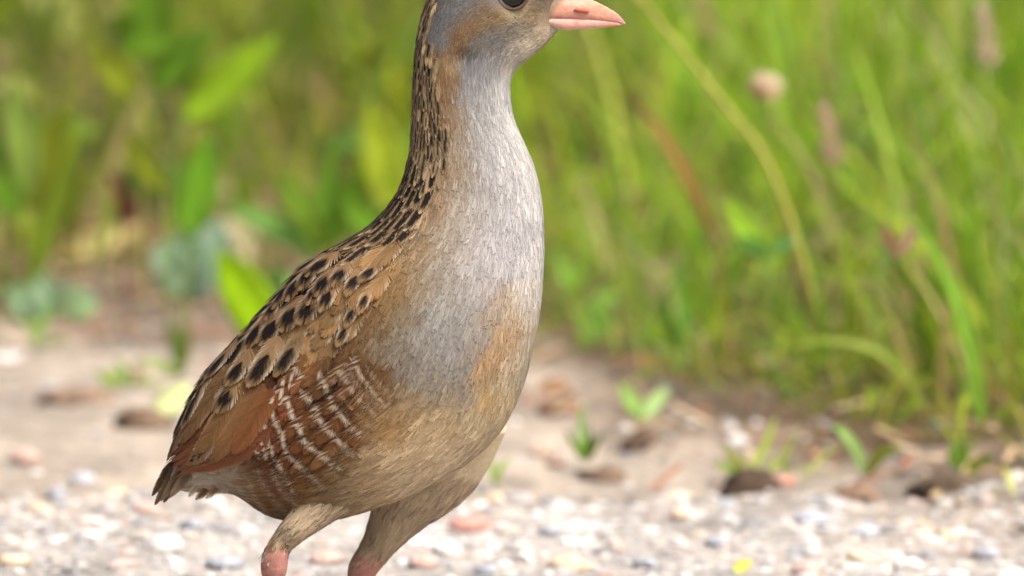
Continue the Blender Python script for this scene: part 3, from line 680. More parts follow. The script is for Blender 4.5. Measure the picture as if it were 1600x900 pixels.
def base_colour(px, py):
    out = np.empty((len(px), 3))
    for k in range(0, len(px), 60000):
        dx = px[k:k + 60000, None] - cp_xy[None, :, 0]; dy = py[k:k + 60000, None] - cp_xy[None, :, 1]
        q = (dx * dx + dy * dy) / (cp_s[None] ** 2)
        w = np.exp(-0.7 * q) + 1e-4 / (1 + q) ** 2
        out[k:k + 60000] = (w @ cp_c) / w.sum(1, keepdims=True)
    lift_ = np.clip((py - 585) / 100, 0, 1) * np.clip((px - 535) / 70, 0, 1)
    # clean pale greys of neck and breast
    sat = (out.max(1) - out.min(1)) / (out.max(1) + 1e-6)
    gl_ = np.clip((.30 - sat) / .2, 0, 1) * np.clip((py - 90) / 60, 0, 1)
    return out * KALB * (1 + .66 * lift_ + (.08 + .14 * np.clip((py - 330) / 120, 0, 1)) * gl_ * (1 - lift_))[:, None]

def poly_in(px, py, poly):
    ins = np.zeros(px.shape, bool); n = len(poly)
    for i in range(n):
        x1, y1 = poly[i]; x2, y2 = poly[(i + 1) % n]
        c = ((y1 > py) != (y2 > py)) & (px < (x2 - x1) * (py - y1) / (y2 - y1 + 1e-9) + x1)
        ins ^= c
    return ins

def side_px(P):
    """where a point of the bird lies in its own side view, the same for both sides"""
    Q = P.copy(); Q[..., 1] = -np.abs(Q[..., 1])
    return proj(Q)

BARS = [  # pale bars of the flank, traced in the side view; brightness, width in pixels
 (.95, 4.2, [(389, 668), (396, 697), (404, 716)]), (.95, 4.2, [(398, 656), (402, 682), (414, 716)]),
 (1.0, 4.8, [(411, 655), (410, 668), (417, 692), (428, 719), (438, 731), (448, 753), (462, 776)]),
 (1.0, 5.0, [(424, 640), (428, 658), (440, 687), (448, 707), (460, 721), (487, 746), (505, 765)]),
 (1.0, 5.2, [(446, 622), (453, 641), (462, 663), (475, 690), (497, 709), (531, 734)]),
 (.85, 5.6, [(470, 612), (480, 622), (492, 643), (506, 668), (531, 694), (550, 712)]),
 (.75, 6.0, [(497, 585), (509, 606), (521, 636), (543, 665), (572, 686)]),
 (.62, 6.0, [(530, 578), (546, 602), (565, 628), (592, 655)]), (.9, 4.8, [(551, 560), (557, 574), (565, 589), (585, 616), (602, 636)]), (.4, 5.5, [(575, 575), (590, 598), (612, 622)]),
 (.7, 5.0, [(403, 735), (412, 758), (430, 786), (455, 806)]), (.6, 5.0, [(386, 752), (398, 780), (422, 808)]), (.75, 5.0, [(424, 735), (438, 765), (462, 790), (485, 800)]), (.5, 5, [(372, 762), (388, 786)]),
 (1.0, 3.6, [(414, 614), (412, 640)]), (1.0, 3.6, [(428, 602), (425, 622), (420, 640)]), (1.0, 3.6, [(443, 590), (440, 612), (434, 632)]), (.95, 3.8, [(456, 566), (462, 582), (470, 592)]), (.9, 3.6, [(455, 585), (452, 604)])]
def _mid(a, b):
    n = min(len(a), len(b)); ia = np.linspace(0, len(a) - 1, n); ib = np.linspace(0, len(b) - 1, n); A = np.array(a); B = np.array(b)
    f = lambda M, i: np.stack([np.interp(i, np.arange(len(M)), M[:, k]) for k in (0, 1)], -1)
    return [tuple(p) for p in (f(A, ia) + f(B, ib)) / 2]
BARS += [(.3, 4.2, _mid(BARS[i][2], BARS[i + 1][2])) for i in (6, 7)]
def flank_bars(px, py, jit):
    """pale bar and dark edge, 0..1 each"""
    wb = np.zeros(len(px)); dk = np.zeros(len(px))
    idx = np.nonzero((px > 360) & (px < 640) & (py > 540) & (py < 830))[0]
    if not len(idx): return wb, dk
    x = px[idx] + jit[idx]; y = py[idx] + .4 * jit[idx]
    x = x + 5 * (vnoise(x / 26, y / 26, 21) - .5)
    bw = np.zeros(len(idx)); bd = np.zeros(len(idx))
    for br, wd, pl in BARS:
        dmin = np.full(len(idx), 1e9)
        for (x1, y1), (x2, y2) in zip(pl[:-1], pl[1:]):
            ux, uy = x2 - x1, y2 - y1; l2 = ux * ux + uy * uy
            k = np.clip(((x - x1) * ux + (y - y1) * uy) / l2, 0, 1)
            dmin = np.minimum(dmin, np.hypot(x - x1 - k * ux, y - y1 - k * uy))
        wd = wd * .66
        bw = np.maximum(bw, br * np.clip((wd * 1.15 - dmin) / (wd * .55), 0, 1))
        bd = np.maximum(bd, br * np.clip(1 - np.abs(dmin - wd * 2.0) / (wd * 1.1), 0, 1))
    wb[idx] = bw; dk[idx] = bd
    return wb, dk

def plumage_colour(px, py, fid_rand, u, v, jit):
    """colour of barbs: u along the feather 0..1, v across -1..1"""
    if fid_rand is None: c = base_colour(px, py)
    else: c = base_colour(px + fid_rand * SAMPLE_JIT * np.clip((py - 20) / 130, .22, 1), py + np.sin(fid_rand * 37.0) * SAMPLE_JIT * 1.3 * np.clip((py - 20) / 130, .22, 1))
    # chestnut and white bars of the flank
    wb, dk = flank_bars(px, py, jit)
    low = np.clip((py - 690) / 90, 0, 1) + np.clip((px - 540) / 80, 0, 1)
    white = lin((204, 188, 164)) * KALB; dark = lin((60, 38, 24)) * KALB
    c = c + (dark - c) * (dk * .75 * np.clip(1 - .6 * low, .15, 1))[:, None]
    c = c + (white - c) * (wb * np.clip(.92 - .45 * low, .25, 1))[:, None]
    # fine scaling of breast and neck: darker feather middles, paler fringes
    c = c * (0.89 + 0.16 * u ** 2)[:, None]
    return c

def streak_weight(px, py):
    """how far a place belongs to the streaked nape and mantle (dark feather centres)"""
    # distance to the left of a line running down the side of the neck onto the back
    ly = np.array([-60, 40, 90, 150, 220, 280, 330, 380, 430, 480, 540]); lx = np.array([705, 672, 690, 700, 708, 700, 690, 660, 625, 590, 520])
    bx = np.interp(py, ly, lx)
    return np.clip((bx - px) / 26, 0, 1) * np.clip((620 - py) / 60, 0, 1)

feather_mat = mat_attr('feather_barbs', 0.65, 0.18, transl=0.22)
skin_mat = mat_attr('plumage_skin', 0.8, 0.1, noise=0.12, nscale=900, bump=0.25, bscale=1500)

# ------------------------------------------------------------------ feathers from barbs
def barb_feathers(S, t0, h0, phi, Lf, Wf, nb, lift, base, colour, alpha=0.55, wk=0.9, seed=0, bend=0.0, ragged=0.12, tipround=4.0):
    """F feathers on the tube S, each 2*nb barbs of two quads. t0,h0 root parameters, phi turn from the flow, lengths in metres"""
    r = np.random.default_rng(seed)
    F = len(t0)
    ub = np.linspace(0.06, 0.985, nb)[None, :] + r.uniform(-.3, .3, (F, nb)) / nb
    ub = np.clip(ub, 0.02, 0.99)
    ub = np.concatenate([ub, ub], 1); sg = np.concatenate([np.ones((F, nb)), -np.ones((F, nb))], 1)
    def prof(x):
        x = np.clip(x, 0, 1)
        return np.minimum(1, x / 0.22) ** 0.6 * np.sqrt(np.maximum(0, 1 - x ** tipround))
    asp = (Wf / Lf)[:, None]
    # barb tip: forward along the feather until it meets the outline
    ut = ub + asp * prof(ub) / np.tan(alpha) * 0.9
    ut = np.where(ut > 1, 1 - (ut - 1) * 0.05, ut); ut = np.clip(np.maximum(ut, ub + 0.01), 0, 1.0)
    rag = 1 + r.normal(0, ragged, ut.shape)
    vt = prof(np.minimum(ut, 0.995)) * np.clip(rag, .6, 1.25)
    ut = ut + np.clip(rag - 1, -.2, .25) * 0.12
    # close to the tip the barbs run on straight
    sp = 1.0 / nb
    wid = wk * sp * Lf[:, None] * (np.sin(alpha))     # half-ish width in metres
    # three cross sections of a barb: root, middle, tip ; (u,v) in metres, curved
    U = np.stack([ub, ub * 0.45 + ut * 0.55, ut], -1) * Lf[:, None, None]
    V = np.stack([np.zeros_like(ub), vt * 0.60, vt], -1) * sg[..., None] * Wf[:, None, None]
    dU = U[..., 2] - U[..., 0]; dV = V[..., 2] - V[..., 0]
    ln = np.sqrt(dU ** 2 + dV ** 2) + 1e-9
    nu, nv = -dV / ln, dU / ln
    ws = np.stack([wid * 0.55, wid * 0.5, wid * 0.16], -1) * np.ones_like(U)
    Uq = np.stack([U - nu[..., None] * ws, U + nu[..., None] * ws], -1)     # F,B,3,2
    Vq = np.stack([V - nv[..., None] * ws, V + nv[..., None] * ws], -1)
    un = Uq / Lf[:, None, None, None]; vn = Vq / Wf[:, None, None, None]
    if np.ndim(bend) or bend: Vq = Vq + np.reshape(bend, (-1, 1, 1, 1)) * Lf[:, None, None, None] * un ** 2
    cp, sp_ = np.cos(phi)[:, None, None, None], np.sin(phi)[:, None, None, None]
    a = Uq * cp - Vq * sp_; b_ = Uq * sp_ + Vq * cp
    mt = S.lookup(S.mt, t0, h0)[:, None, None, None]; mh = S.lookup(S.mh, t0, h0)[:, None, None, None]
    sk = S.lookup(S.sk, t0, h0)[:, None, None, None]
    dt = a / mt
    T = t0[:, None, None, None] + dt; H = h0[:, None, None, None] + b_ / mh
    shp = T.shape
    P = S.lookup(S.P, T.ravel(), H.ravel()); Nn = S.lookup(S.N, T.ravel(), H.ravel())
    over = np.maximum(0, T - (S.nt - 1.001)).ravel() * np.repeat(mt.ravel(), shp[1] * 6)
    if over.max() > 0:
        tend = S.P[-1].mean(0) - S.P[-8].mean(0); tend /= np.linalg.norm(tend)
        P = P + over[:, None] * tend
    jb = r.normal(0, 0.035e-3, (F, 2 * nb))[..., None, None]
    offn = base[:, None, None, None] + lift[:, None, None, None] * np.clip(un, 0, 1.1) - 0.22 * lift[:, None, None, None] * vn ** 2 + jb + np.array([0, .00003, .00002])[None, None, :, None]
    P = P + Nn * offn.ravel()[:, None]
    fidx = np.repeat(np.arange(F), shp[1] * 6)
    brand = np.repeat(r.normal(0, 1, (F, 2 * nb)).ravel(), 6)
    C = colour(P, fidx, un.ravel(), vn.ravel(), brand)
    nbarb = F * 2 * nb
    k = (np.arange(nbarb) * 6)[:, None]
    faces = np.concatenate([k + np.array([[0, 1, 3, 2]]), k + np.array([[2, 3, 5, 4]])])
    return P, faces, C

# ------------------------------------------------------------------ small contour feathers over the whole body
def zone(px, py):
    """feather length, half width, spacing, lift in metres for a place on the body"""
    hd = np.clip((95 - py) / 40, 0, 1) * np.clip((px - 600) / 40, 0, 1)        # head
    nk = np.clip((330 - py) / 160, 0, 1)                                       # neck
    ll = 0.0070 * (1 - nk) + 0.0040 * nk
    ll = ll * (1 + .35 * np.clip((py - 560) / 120, 0, 1))
    ll = ll * (1 - hd) + 0.0027 * hd
    sp = 0.00142 * (1 - nk) + 0.00094 * nk
    sp = sp * (1 - hd) + 0.00078 * hd
    return ll, sp

def scatter(S, spacing_fn, n_try, seed):
    r = np.random.default_rng(seed)
    A = S.area.copy(); A[-1] = 0
    ctr = side_px(S.P.reshape(-1, 3)); _, sp = spacing_fn(ctr[0], ctr[1])
    wgt = A.ravel() / sp ** 2; wgt /= wgt.sum()
    idx = r.choice(len(wgt), n_try, p=wgt)
    t = idx // S.nh + r.uniform(-.5, .5, n_try); h = idx % S.nh + r.uniform(-.5, .5, n_try)
    t = np.clip(t, 0, S.nt - 2); P = S.lookup(S.P, t, h)
    px, py = side_px(P); _, sp = spacing_fn(px, py)
    cell = 0.0024; grid = {}; keep = []
    key = np.floor(P / cell).astype(int)
    Pl = P.tolist(); sl = (sp ** 2).tolist()
    for i in range(n_try):
        kx, ky, kz = key[i]; ok = True; p = Pl[i]
        for dx in (-1, 0, 1):
            for dy in (-1, 0, 1):
                for dz in (-1, 0, 1):
                    for q in grid.get((kx + dx, ky + dy, kz + dz), ()):
                        if (q[0] - p[0]) ** 2 + (q[1] - p[1]) ** 2 + (q[2] - p[2]) ** 2 < sl[i]: ok = False; break
                    if not ok: break
                if not ok: break
            if not ok: break
        if ok:
            grid.setdefault((kx, ky, kz), []).append(p); keep.append(i)
    keep = np.array(keep)
    return t[keep], h[keep]

EYE = at(801, -10, 0.0)
def contour(S, name, n_try, seed, parent, len_k=1.0, lift_k=1.0, spacing_fn=zone):
    t, h = scatter(S, spacing_fn, n_try, seed)
    P = S.lookup(S.P, t, h); px, py = side_px(P)
    ll, sp = spacing_fn(px, py)
    r = np.random.default_rng(seed + 1)
    # leave the eye and the bill free
    keep = ((px - 801) ** 2 + (py + 10) ** 2 > np.where(px > 801, 40, 31) ** 2) & ~((px > 846 + .6 * np.maximum(0, 28 - py)) & (py < 42) & (py > -14))
    if S is TORSO: keep &= t < 296
    t, h, px, py, ll, sp = t[keep], h[keep], px[keep], py[keep], ll[keep], sp[keep]
    F = len(t)
    L_ = ll * len_k * r.uniform(.8, 1.2, F)
    W_ = L_ * r.uniform(.26, .36, F)
    W_ = np.where(py < 95, L_ * 0.24, W_)
    frand = r.normal(0, 1, F); jit = r.normal(0, 1.5, F); kind = r.uniform(0, 1, F)
    sw_root = streak_weight(px, py)
    phi = r.normal(0, .10, F)
    def colour(Pv, fi, u, v, br):
        x, y = side_px(Pv)
        c = plumage_colour(x, y, frand[fi], np.clip(u, 0, 1), v, jit[fi])
        sw = sw_root[fi] * (kind[fi] < 0.62)
        dk = lin((40, 28, 20)) * KALB
        m = np.clip(1.5 - np.abs(v) / 0.30, 0, 1) * np.clip((u - .15) / .2, 0, 1) * np.clip((1.02 - u) / .2, 0, 1)
        c = c + (dk - c) * (sw * m * 0.88)[:, None]
        lightside = sw_root[fi] * (kind[fi] >= 0.62)
        c = c * (1 + 0.75 * lightside)[:, None]
        # dusky shaft flecks on the breast and belly
        fl = (1 - sw_root[fi]) * (kind[fi] > 0.86) * np.clip(1.3 - np.abs(v) / .12, 0, 1) * (y > 560) * (x > 640)
        c = c * (1 - 0.18 * fl)[:, None]
        g = 1 + 0.075 * frand[fi] + np.where(y < 95, .24, .085) * br
        return np.clip(c * g[:, None], 0.004, 0.9)
    big = py > 95
    out_v, out_f, out_c = [], [], []; o = 0
    for sel, nb in ((big, 11), (~big, 6)):
        if not sel.any(): continue
        fi_map = np.nonzero(sel)[0]
        cfun = (lambda m: (lambda Pv, fi, u, v, br: colour(Pv, m[fi], u, v, br)))(fi_map)
        lift = np.clip(L_[sel] * 0.048, .00008, .0006) * lift_k
        P_, f_, c_ = barb_feathers(S, t[sel], h[sel], phi[sel], L_[sel], W_[sel], nb, lift, np.full(sel.sum(), -.00004), cfun, alpha=0.42, wk=.62, seed=seed + 5, ragged=.30, tipround=3.0)
        out_v.append(P_); out_f.append(f_ + o); out_c.append(c_); o += len(P_)
    me = mesh_np(name, np.vstack(out_v), np.vstack(out_f), np.vstack(out_c), False, feather_mat)
    ob = link(name, me, parent, kind='stuff')
    print(name, F, 'feathers', len(me.polygons), 'faces')
    return ob

bird = bpy.data.objects.new('bird', None); COL.objects.link(bird)
bird.location = (near_leg[-1].mean(0)[0], 0, 0)
bird['label'] = 'brown streaked land rail with grey neck and pink bill standing on the gravel'
bird['category'] = 'bird'
bpy.context.view_layer.update()
ROOT_LOC = np.array(bird.location)
def adopt(o, parent):
    """mesh coordinates are scene coordinates: cancel the parents' offset"""
    if parent is bird: o.location = -Vector(bird.location)
    return o

# skin: one continuous mesh with legs and toes
bpx, bpy_ = side_px(bv)
bc = base_colour(bpx, bpy_) * 0.8
legw = np.zeros(len(bv))
d_near = np.min(np.linalg.norm(bv[:, None, :] - near_leg.mean(1)[None], axis=2), 1); d_far = np.min(np.linalg.norm(bv[:, None, :] - far_leg.mean(1)[None], axis=2), 1)
apx, apy = proj(bv)
legskin = (np.minimum(d_near, d_far) < .0065) & (apy > np.where(bv[:, 1] < 0, 862, 872) + 16 * (vnoise(apx / 7, apy / 9, 55) - .5)) | (apy > 905)
flesh = lin((176, 126, 114)) * .8
fl_var = 0.82 + 0.36 * vnoise(bv[:, 2] * 900, bv[:, 0] * 500, 44)
bc = np.where(legskin[:, None], flesh[None] * fl_var[:, None], bc)
ca = body_me.color_attributes.new('Col', 'FLOAT_COLOR', 'POINT')
c4 = np.ones((len(bv), 4), np.float32); c4[:, :3] = bc; ca.data.foreach_set('color', c4.ravel())
body_me.materials.clear(); body_me.materials.append(skin_mat)
body_me.polygons.foreach_set('use_smooth', np.ones(len(body_me.polygons), bool))
body_me.name = 'body'
adopt(link('body', body_me, bird), bird)

o = contour(TORSO, 'contour_feathers', 150000, 11, bird); adopt(o, bird)
def thigh_zone(px, py):
    k = np.clip((py - 760) / 110, 0, 1)
    return 0.0085 * (1 - k) + 0.0040 * k, 0.0017 * (1 - k) + 0.0010 * k
TH_COL = {'n': lin((188, 168, 140)) * KALB, 'f': lin((188, 168, 140)) * KALB}
def thigh(S, seed, colr, cut):
    t, h = scatter(S, thigh_zone, 9000, seed)
    P = S.lookup(S.P, t, h); _, py = proj(P); ok = (t > 12) & (py < cut) & ((seed == 32) | (py > 775)); t, h = t[ok], h[ok]
    P = S.lookup(S.P, t, h); px, py = proj(P); ll, sp = thigh_zone(px, py); r = np.random.default_rng(seed); F = len(t)
    L_ = ll * r.uniform(.8, 1.3, F); fr = r.normal(0, 1, F); fk = r.uniform(0, 1, F)
    def colour(Pv, fi, u, v, br):
        x, y = proj(Pv)
        n = vnoise(x / 28, y / 40, seed)
        c = colr[None] * (0.80 + 0.42 * n + .07 * fr[fi] + .08 * br)[:, None] * (0.9 + .16 * u)[:, None]
        c = c * (1 - .45 * ((fk[fi] > .93) & (np.abs(v) < .3)))[:, None]
        return np.clip(c, .01, .9)
    P_, f_, c_ = barb_feathers(S, t, h, r.normal(0, .12, F), L_, L_ * .24, 11, L_ * .07, np.full(F, -.0001), colour, alpha=.35, wk=1.0, seed=seed, ragged=.3, tipround=3)
    me = mesh_np('thigh_feathers', P_, f_, c_, False, feather_mat)
    return adopt(link('thigh_feathers', me, bird, kind='stuff'), bird)
thigh(NEAR_TH, 31, TH_COL['n'], 858); thigh(FAR_TH, 32, TH_COL['f'], 868)

# ------------------------------------------------------------------ wing: one mesh for each feather the photograph shows
def vane_colour(kind, r):
    tone = r.normal(0, .10)
    def colour(P, fi, u, v, br):
        av = np.abs(v); u = np.clip(u, 0, 1.1)
        one = np.ones_like(u)[:, None]
        if kind[0] == 'spot':
            _, u0, u1, hw, edge = kind
            tan = lin((142, 112, 78)); pale = lin((208, 194, 170)); dark = lin((26, 18, 14)); ol = lin((140, 112, 78))
            c = one * (tan if edge < .5 else ol)
            pe = np.clip((av - .60) / .2, 0, 1) * np.clip((u - .1) / .3, 0, 1)
            pe = pe * (.35 + .65 * np.clip((.9 - u) / .2, 0, 1))
            c = c + (pale - c) * (pe * .85)[:, None]
            um = (u0 + u1) / 2; uh = (u1 - u0) / 2
            rr = np.sqrt(((u - um) / uh) ** 2 + (v / hw) ** 2)
            m = np.clip((1.08 - rr) / .16, 0, 1)
            c = c + (dark - c) * m[:, None]
        elif kind[0] == 'streak':
            _, tn, hw_, ua, ue = kind
            buff = lin((190, 166, 128)) * tn; dark = lin((34, 24, 18))
            c = one * buff
            m = np.clip((hw_ * (1.05 - .42 * u) - av) / .2, 0, 1) * np.clip((u - ua) / .12, 0, 1) * np.clip((ue - u) / .10, 0, 1)
            c = c + (dark - c) * m[:, None]
        elif kind[0] == 'plain':
            _, rgb, rim = kind
            c = one * lin(rgb)
            c = c * (1 - .42 * np.clip(1 - av / .12, 0, 1))[:, None] * (.78 + .3 * np.clip(u, 0, 1))[:, None]
            pe = np.clip((av - .78) / .15, 0, 1) * np.clip((u - .2) / .3, 0, 1)
            c = c + (lin(rim) - c) * (pe * .8)[:, None]
        elif kind[0] == 'bars':
            x, y = side_px(P)
            c = plumage_colour(x, y, None, u, v, np.full(len(x), kind[1])) / KALB
            c = c * (1 - .2 * np.clip(1 - av / .1, 0, 1))[:, None]
        return np.clip(c * KALB * (1 + tone + .07 * br)[:, None], .004, .9)
    return colour

WRNG = np.random.default_rng(5)
wing_list = []
def wf(root, tip, w, kind, lift=.0011, base=.0003, bend=0.0, alpha=.5, nb=34, round_=4.0):
    wing_list.append((root, tip, w, kind, lift, base, bend, alpha, nb, round_))

# long flight feathers, lowest layer (rufous primaries, pale lower edge)
for k in range(7):
    f = k / 6
    wf((438 - 10 * f, 668 - 34 * f), (288 - 14 * f, 742 - 34 * f), 15, ('plain', (134 - 6 * f, 82 - 2 * f, 54), (178, 146, 120) if k == 0 else (150, 98, 66)), .0016 - .0006 * f, .0022 - .0007 * f, bend=-.06, alpha=.35, nb=46)
# secondaries and inner coverts: warm rufous
for k in range(9):
    f = k / 8
    wf((452 - 24 * f, 604 - 26 * f), (352 - 50 * f, 716 - 22 * f), 15, ('plain', (126 + 8 * math.sin(k * 2), 84, 54), (182, 138, 96)), .0012, .0010, alpha=.4, nb=40)
# tertials along the rear edge
for r_, t_, w_, k_ in [
    ((352, 560), (268, 716), 17, ('spot', .05, .97, .34, 1)), ((372, 566), (276, 722), 18, ('plain', (128, 98, 64), (184, 154, 112))),
    ((392, 590), (302, 722), 18, ('plain', (138, 102, 64), (188, 152, 108))), ((372, 610), (312, 720), 17, ('spot', .34, .86, .30, 1)),
    ((402, 580), (316, 706), 20, ('plain', (138, 102, 64), (190, 154, 112))), ((420, 592), (342, 712), 20, ('plain', (138, 98, 60), (184, 146, 102))), ((384, 560), (296, 694), 19, ('plain', (130, 98, 64), (188, 156, 116))),
    ((404, 606), (338, 718), 17, ('plain', (134, 100, 66), (178, 142, 100))), ((432, 600), (370, 706), 18, ('plain', (134, 86, 50), (150, 104, 68)))]:
    wf(r_, t_, w_, k_, .0013, .0021, alpha=.42, nb=44)
# rufous lesser coverts between the spotted scapulars and the flank
for k in range(16):
    a = WRNG.uniform(0, 1); bb = WRNG.uniform(0, 1)
    x = 452 - 70 * a + 26 * bb; y = 584 + 74 * a + 20 * bb
    wf((x, y), (x - 34, y + 46), 13, ('plain', (138 + WRNG.normal(0, 7), 82 + WRNG.normal(0, 4), 46), (172, 122, 78)), .0009, .0012, nb=28)
# spotted scapulars and mantle: dark oval (photograph centre, half length, half width in pixels)
SPOTS = [(482, 488, 11, 9), (456, 498, 13, 9), (426, 519, 14, 9), (403, 527, 15, 8.5), (467, 453, 12, 9), (448, 465, 13, 8), (432, 486, 10, 8), (487, 438, 11, 8.5), (504, 421, 12, 8),
 (522, 408, 12, 7.5), (545, 394, 14, 7), (572, 378, 14, 7), (593, 353, 15, 7), (533, 435, 8, 6), (508, 448, 9, 6.5), (513, 469, 10, 6), (494, 462, 8, 6), (577, 430, 9, 5), (554, 446, 9, 5),
 (608, 373, 13, 6.5), (622, 355, 12, 6), (412, 577, 19, 8), (450, 564, 16, 6), (373, 552, 19, 9), (348, 573, 17, 8.5), (325, 590, 15, 7.5), (371, 524, 15, 7.5), (348, 544, 15, 6.5),
 (377, 584, 14, 7.5), (313, 634, 24, 8), (359, 626, 11, 9), (331, 681, 28, 7), (288, 648, 22, 6), (570, 474, 8, 4), (549, 495, 8, 4), (536, 524, 8, 4), (629, 389, 10, 5), (608, 421, 8, 4),
 (414, 483, 14, 7), (392, 505, 14, 6.5), (435, 462, 12, 6), (460, 437, 12, 6), (482, 420, 12, 6), (506, 404, 12, 6), (530, 390, 12, 5.5), (556, 374, 13, 5.5), (578, 360, 12, 5.5), (604, 332, 12, 5.5), (618, 312, 12, 5.5),
 (630, 326, 11, 5.5), (640, 300, 11, 5.5), (644, 342, 9, 5), (652, 318, 9, 5), (303, 612, 14, 6), (324, 572, 13, 5.5)]
for (x, y, hl, hw) in SPOTS:
    up_ = y < 415 or (x > 560 and y < 425)
    if up_: continue
    hl *= 1.4; hw *= 1.28
    t, h = TORSO.pick(x, y)
    p0 = TORSO.lookup(TORSO.P, np.array([t]), np.array([h])); p1 = TORSO.lookup(TORSO.P, np.array([t + 3]), np.array([h]))
    a0, b0 = proj(p0); a1, b1 = proj(p1)
    d = np.array([a1[0] - a0[0], b1[0] - b0[0]]); d /= np.linalg.norm(d)
    if y > 430: d = d + np.array([.08, .25]); d /= np.linalg.norm(d)
    fl = hl * 3.1 + 14
    before = fl - hl - 9; after = hl + 9
    rx, ry = x - d[0] * before, y - d[1] * before; tx, ty = x + d[0] * after, y + d[1] * after
    u1 = (before + hl) / fl; u0 = (before - hl) / fl
    W = hw * 1.75
    if up_:
        wf((rx, ry), (x + d[0] * (hl + 3), y + d[1] * (hl + 3)), W * 1.02, ('streak', WRNG.uniform(.85, 1.15), .66, u0, 1.2), .0009, .0006, nb=26, round_=3.0)
        continue
    wf((rx, ry), (tx, ty), W, ('spot', u0, u1, .54, 0 if y < 560 else 1), .0012, .0006 + (.0004 if y < 560 else .0016), nb=30, round_=3.2)
# pale-fringed plain scapulars between them
for (x, y) in [(470, 515), (440, 535), (500, 500), (520, 492), (478, 535), (505, 525), (535, 470), (560, 460), (455, 545), (395, 555), (425, 550), (590, 450), (585, 405), (560, 420), (540, 455), (605, 400), (362, 600), (340, 610), (390, 610), (520, 505), (545, 515), (490, 552), (515, 545), (470, 566)]:
    t, h = TORSO.pick(x, y)
    a0, b0 = proj(TORSO.lookup(TORSO.P, np.array([t]), np.array([h]))); a1, b1 = proj(TORSO.lookup(TORSO.P, np.array([t + 3]), np.array([h])))
    d = np.array([a1[0] - a0[0], b1[0] - b0[0]]); d /= np.linalg.norm(d); d = d + np.array([0, .15]); d /= np.linalg.norm(d)
    g = WRNG.uniform(.85, 1.1)
    wf((x - d[0] * 34, y - d[1] * 34), (x + d[0] * 26, y + d[1] * 26), 14, ('plain', (146 * g, 114 * g, 74 * g), (200, 188, 162)), .0010, .0004, nb=28)
# barred chestnut side feathers where the flank laps over the wing
for (x, y) in [(452, 588), (470, 600), (488, 590), (436, 614), (452, 626), (430, 640), (420, 656), (410, 668), (424, 676), (414, 690), (428, 700), (442, 652), (462, 640), (440, 690), (448, 716), (478, 622), (500, 610), (520, 590), (480, 660), (500, 650), (470, 690), (520, 630), (455, 670), (490, 690), (540, 610), (510, 675), (545, 585), (470, 720), (500, 715)]:
    wf((x + 30, y - 36), (x - 14, y + 16), 12, ('bars', WRNG.normal(0, .7)), .0012, .0012, nb=30, round_=3.0)

# rows of dark-centred feathers down the nape and the mantle
def row_feathers():
    r = np.random.default_rng(63); V, Fc, Cc = [], [], []; o = 0
    for k, (h0, mantle) in enumerate([(q, False) for q in (1, 5.5, 10, 14.5, 19, 23.5, 28, 32.5, 37, 41.5, 46)] + [(q, True) for q in (1.5, 7.5, 13.5, 19.5, 25.5, 31.5, 37.5)]):
        t = (78.0 if not mantle else 128.0) + r.uniform(0, 5)
        while True:
            hh = h0 * (1.0 if t > 150 else 1.25 - .25 * (t - 78) / 72)
            p = TORSO.lookup(TORSO.P, np.array([t]), np.array([hh])); x, y = side_px(p); x, y = x[0], y[0]
            if t > 225 or y > (268 if not mantle else 446): break
            lo = np.interp(y, [60, 150, 250, 330, 420], [.0048, .0060, .0080, .0105, .0125])
            mt = TORSO.lookup(TORSO.mt, np.array([t]), np.array([hh]))[0]; mh = TORSO.lookup(TORSO.mh, np.array([t]), np.array([hh]))[0]
            bx = np.interp(y, [-60, 40, 90, 150, 220, 280, 330, 380, 430], [705, 672, 684, 692, 696, 704, 692, 668, 616])
            if x < bx and (not mantle or y > 235):
                W_ = min(lo * .28, mh * 4.5 * .66) * r.uniform(.8, 1.15); hj = r.normal(0, .9 if not mantle else .35)
                if mantle: lo = lo * 1.2; W_ = min(lo * .30, mh * 6.0 * .64) * r.uniform(.92, 1.08)
                sty = (r.uniform(.9, 1.15), r.uniform(.88, 1.08), r.uniform(.05, .2), r.uniform(.9, 1.08)) if mantle else (r.uniform(.6, 1.2) * np.interp(x, [bx - 60, bx], [1.0, .85]), r.uniform(.5, .9) * (r.uniform() < np.interp(x, [bx - 45, bx], [.95, .5])), r.uniform(.05, .3), r.uniform(.82, 1.1))
                for s in (1, -1):
                    L1 = lo * r.uniform(.9, 1.1)
                    P_, f_, c_ = barb_feathers(TORSO, np.array([t]), np.array([s * (hh + hj)]), np.array([s * r.normal(.02, .05)]), np.array([L1]), np.array([W_]), 16, np.array([.00045]), np.array([.00012]), vane_colour(('streak',) + sty, r), alpha=.4, wk=1.5, seed=int(t * 31 + k), ragged=.08, tipround=3.0)
                    V.append(P_); Fc.append(f_ + o); Cc.append(c_); o += len(P_)
            t += lo * (r.uniform(.50, .80) if not mantle else r.uniform(.56, .66)) / mt
    return V, Fc, Cc
V, Fc, Cc = row_feathers()
adopt(link('mantle_feathers', mesh_np('mantle_feathers', np.vstack(V), np.vstack(Fc), np.vstack(Cc), False, feather_mat), bird, kind='stuff'), bird)

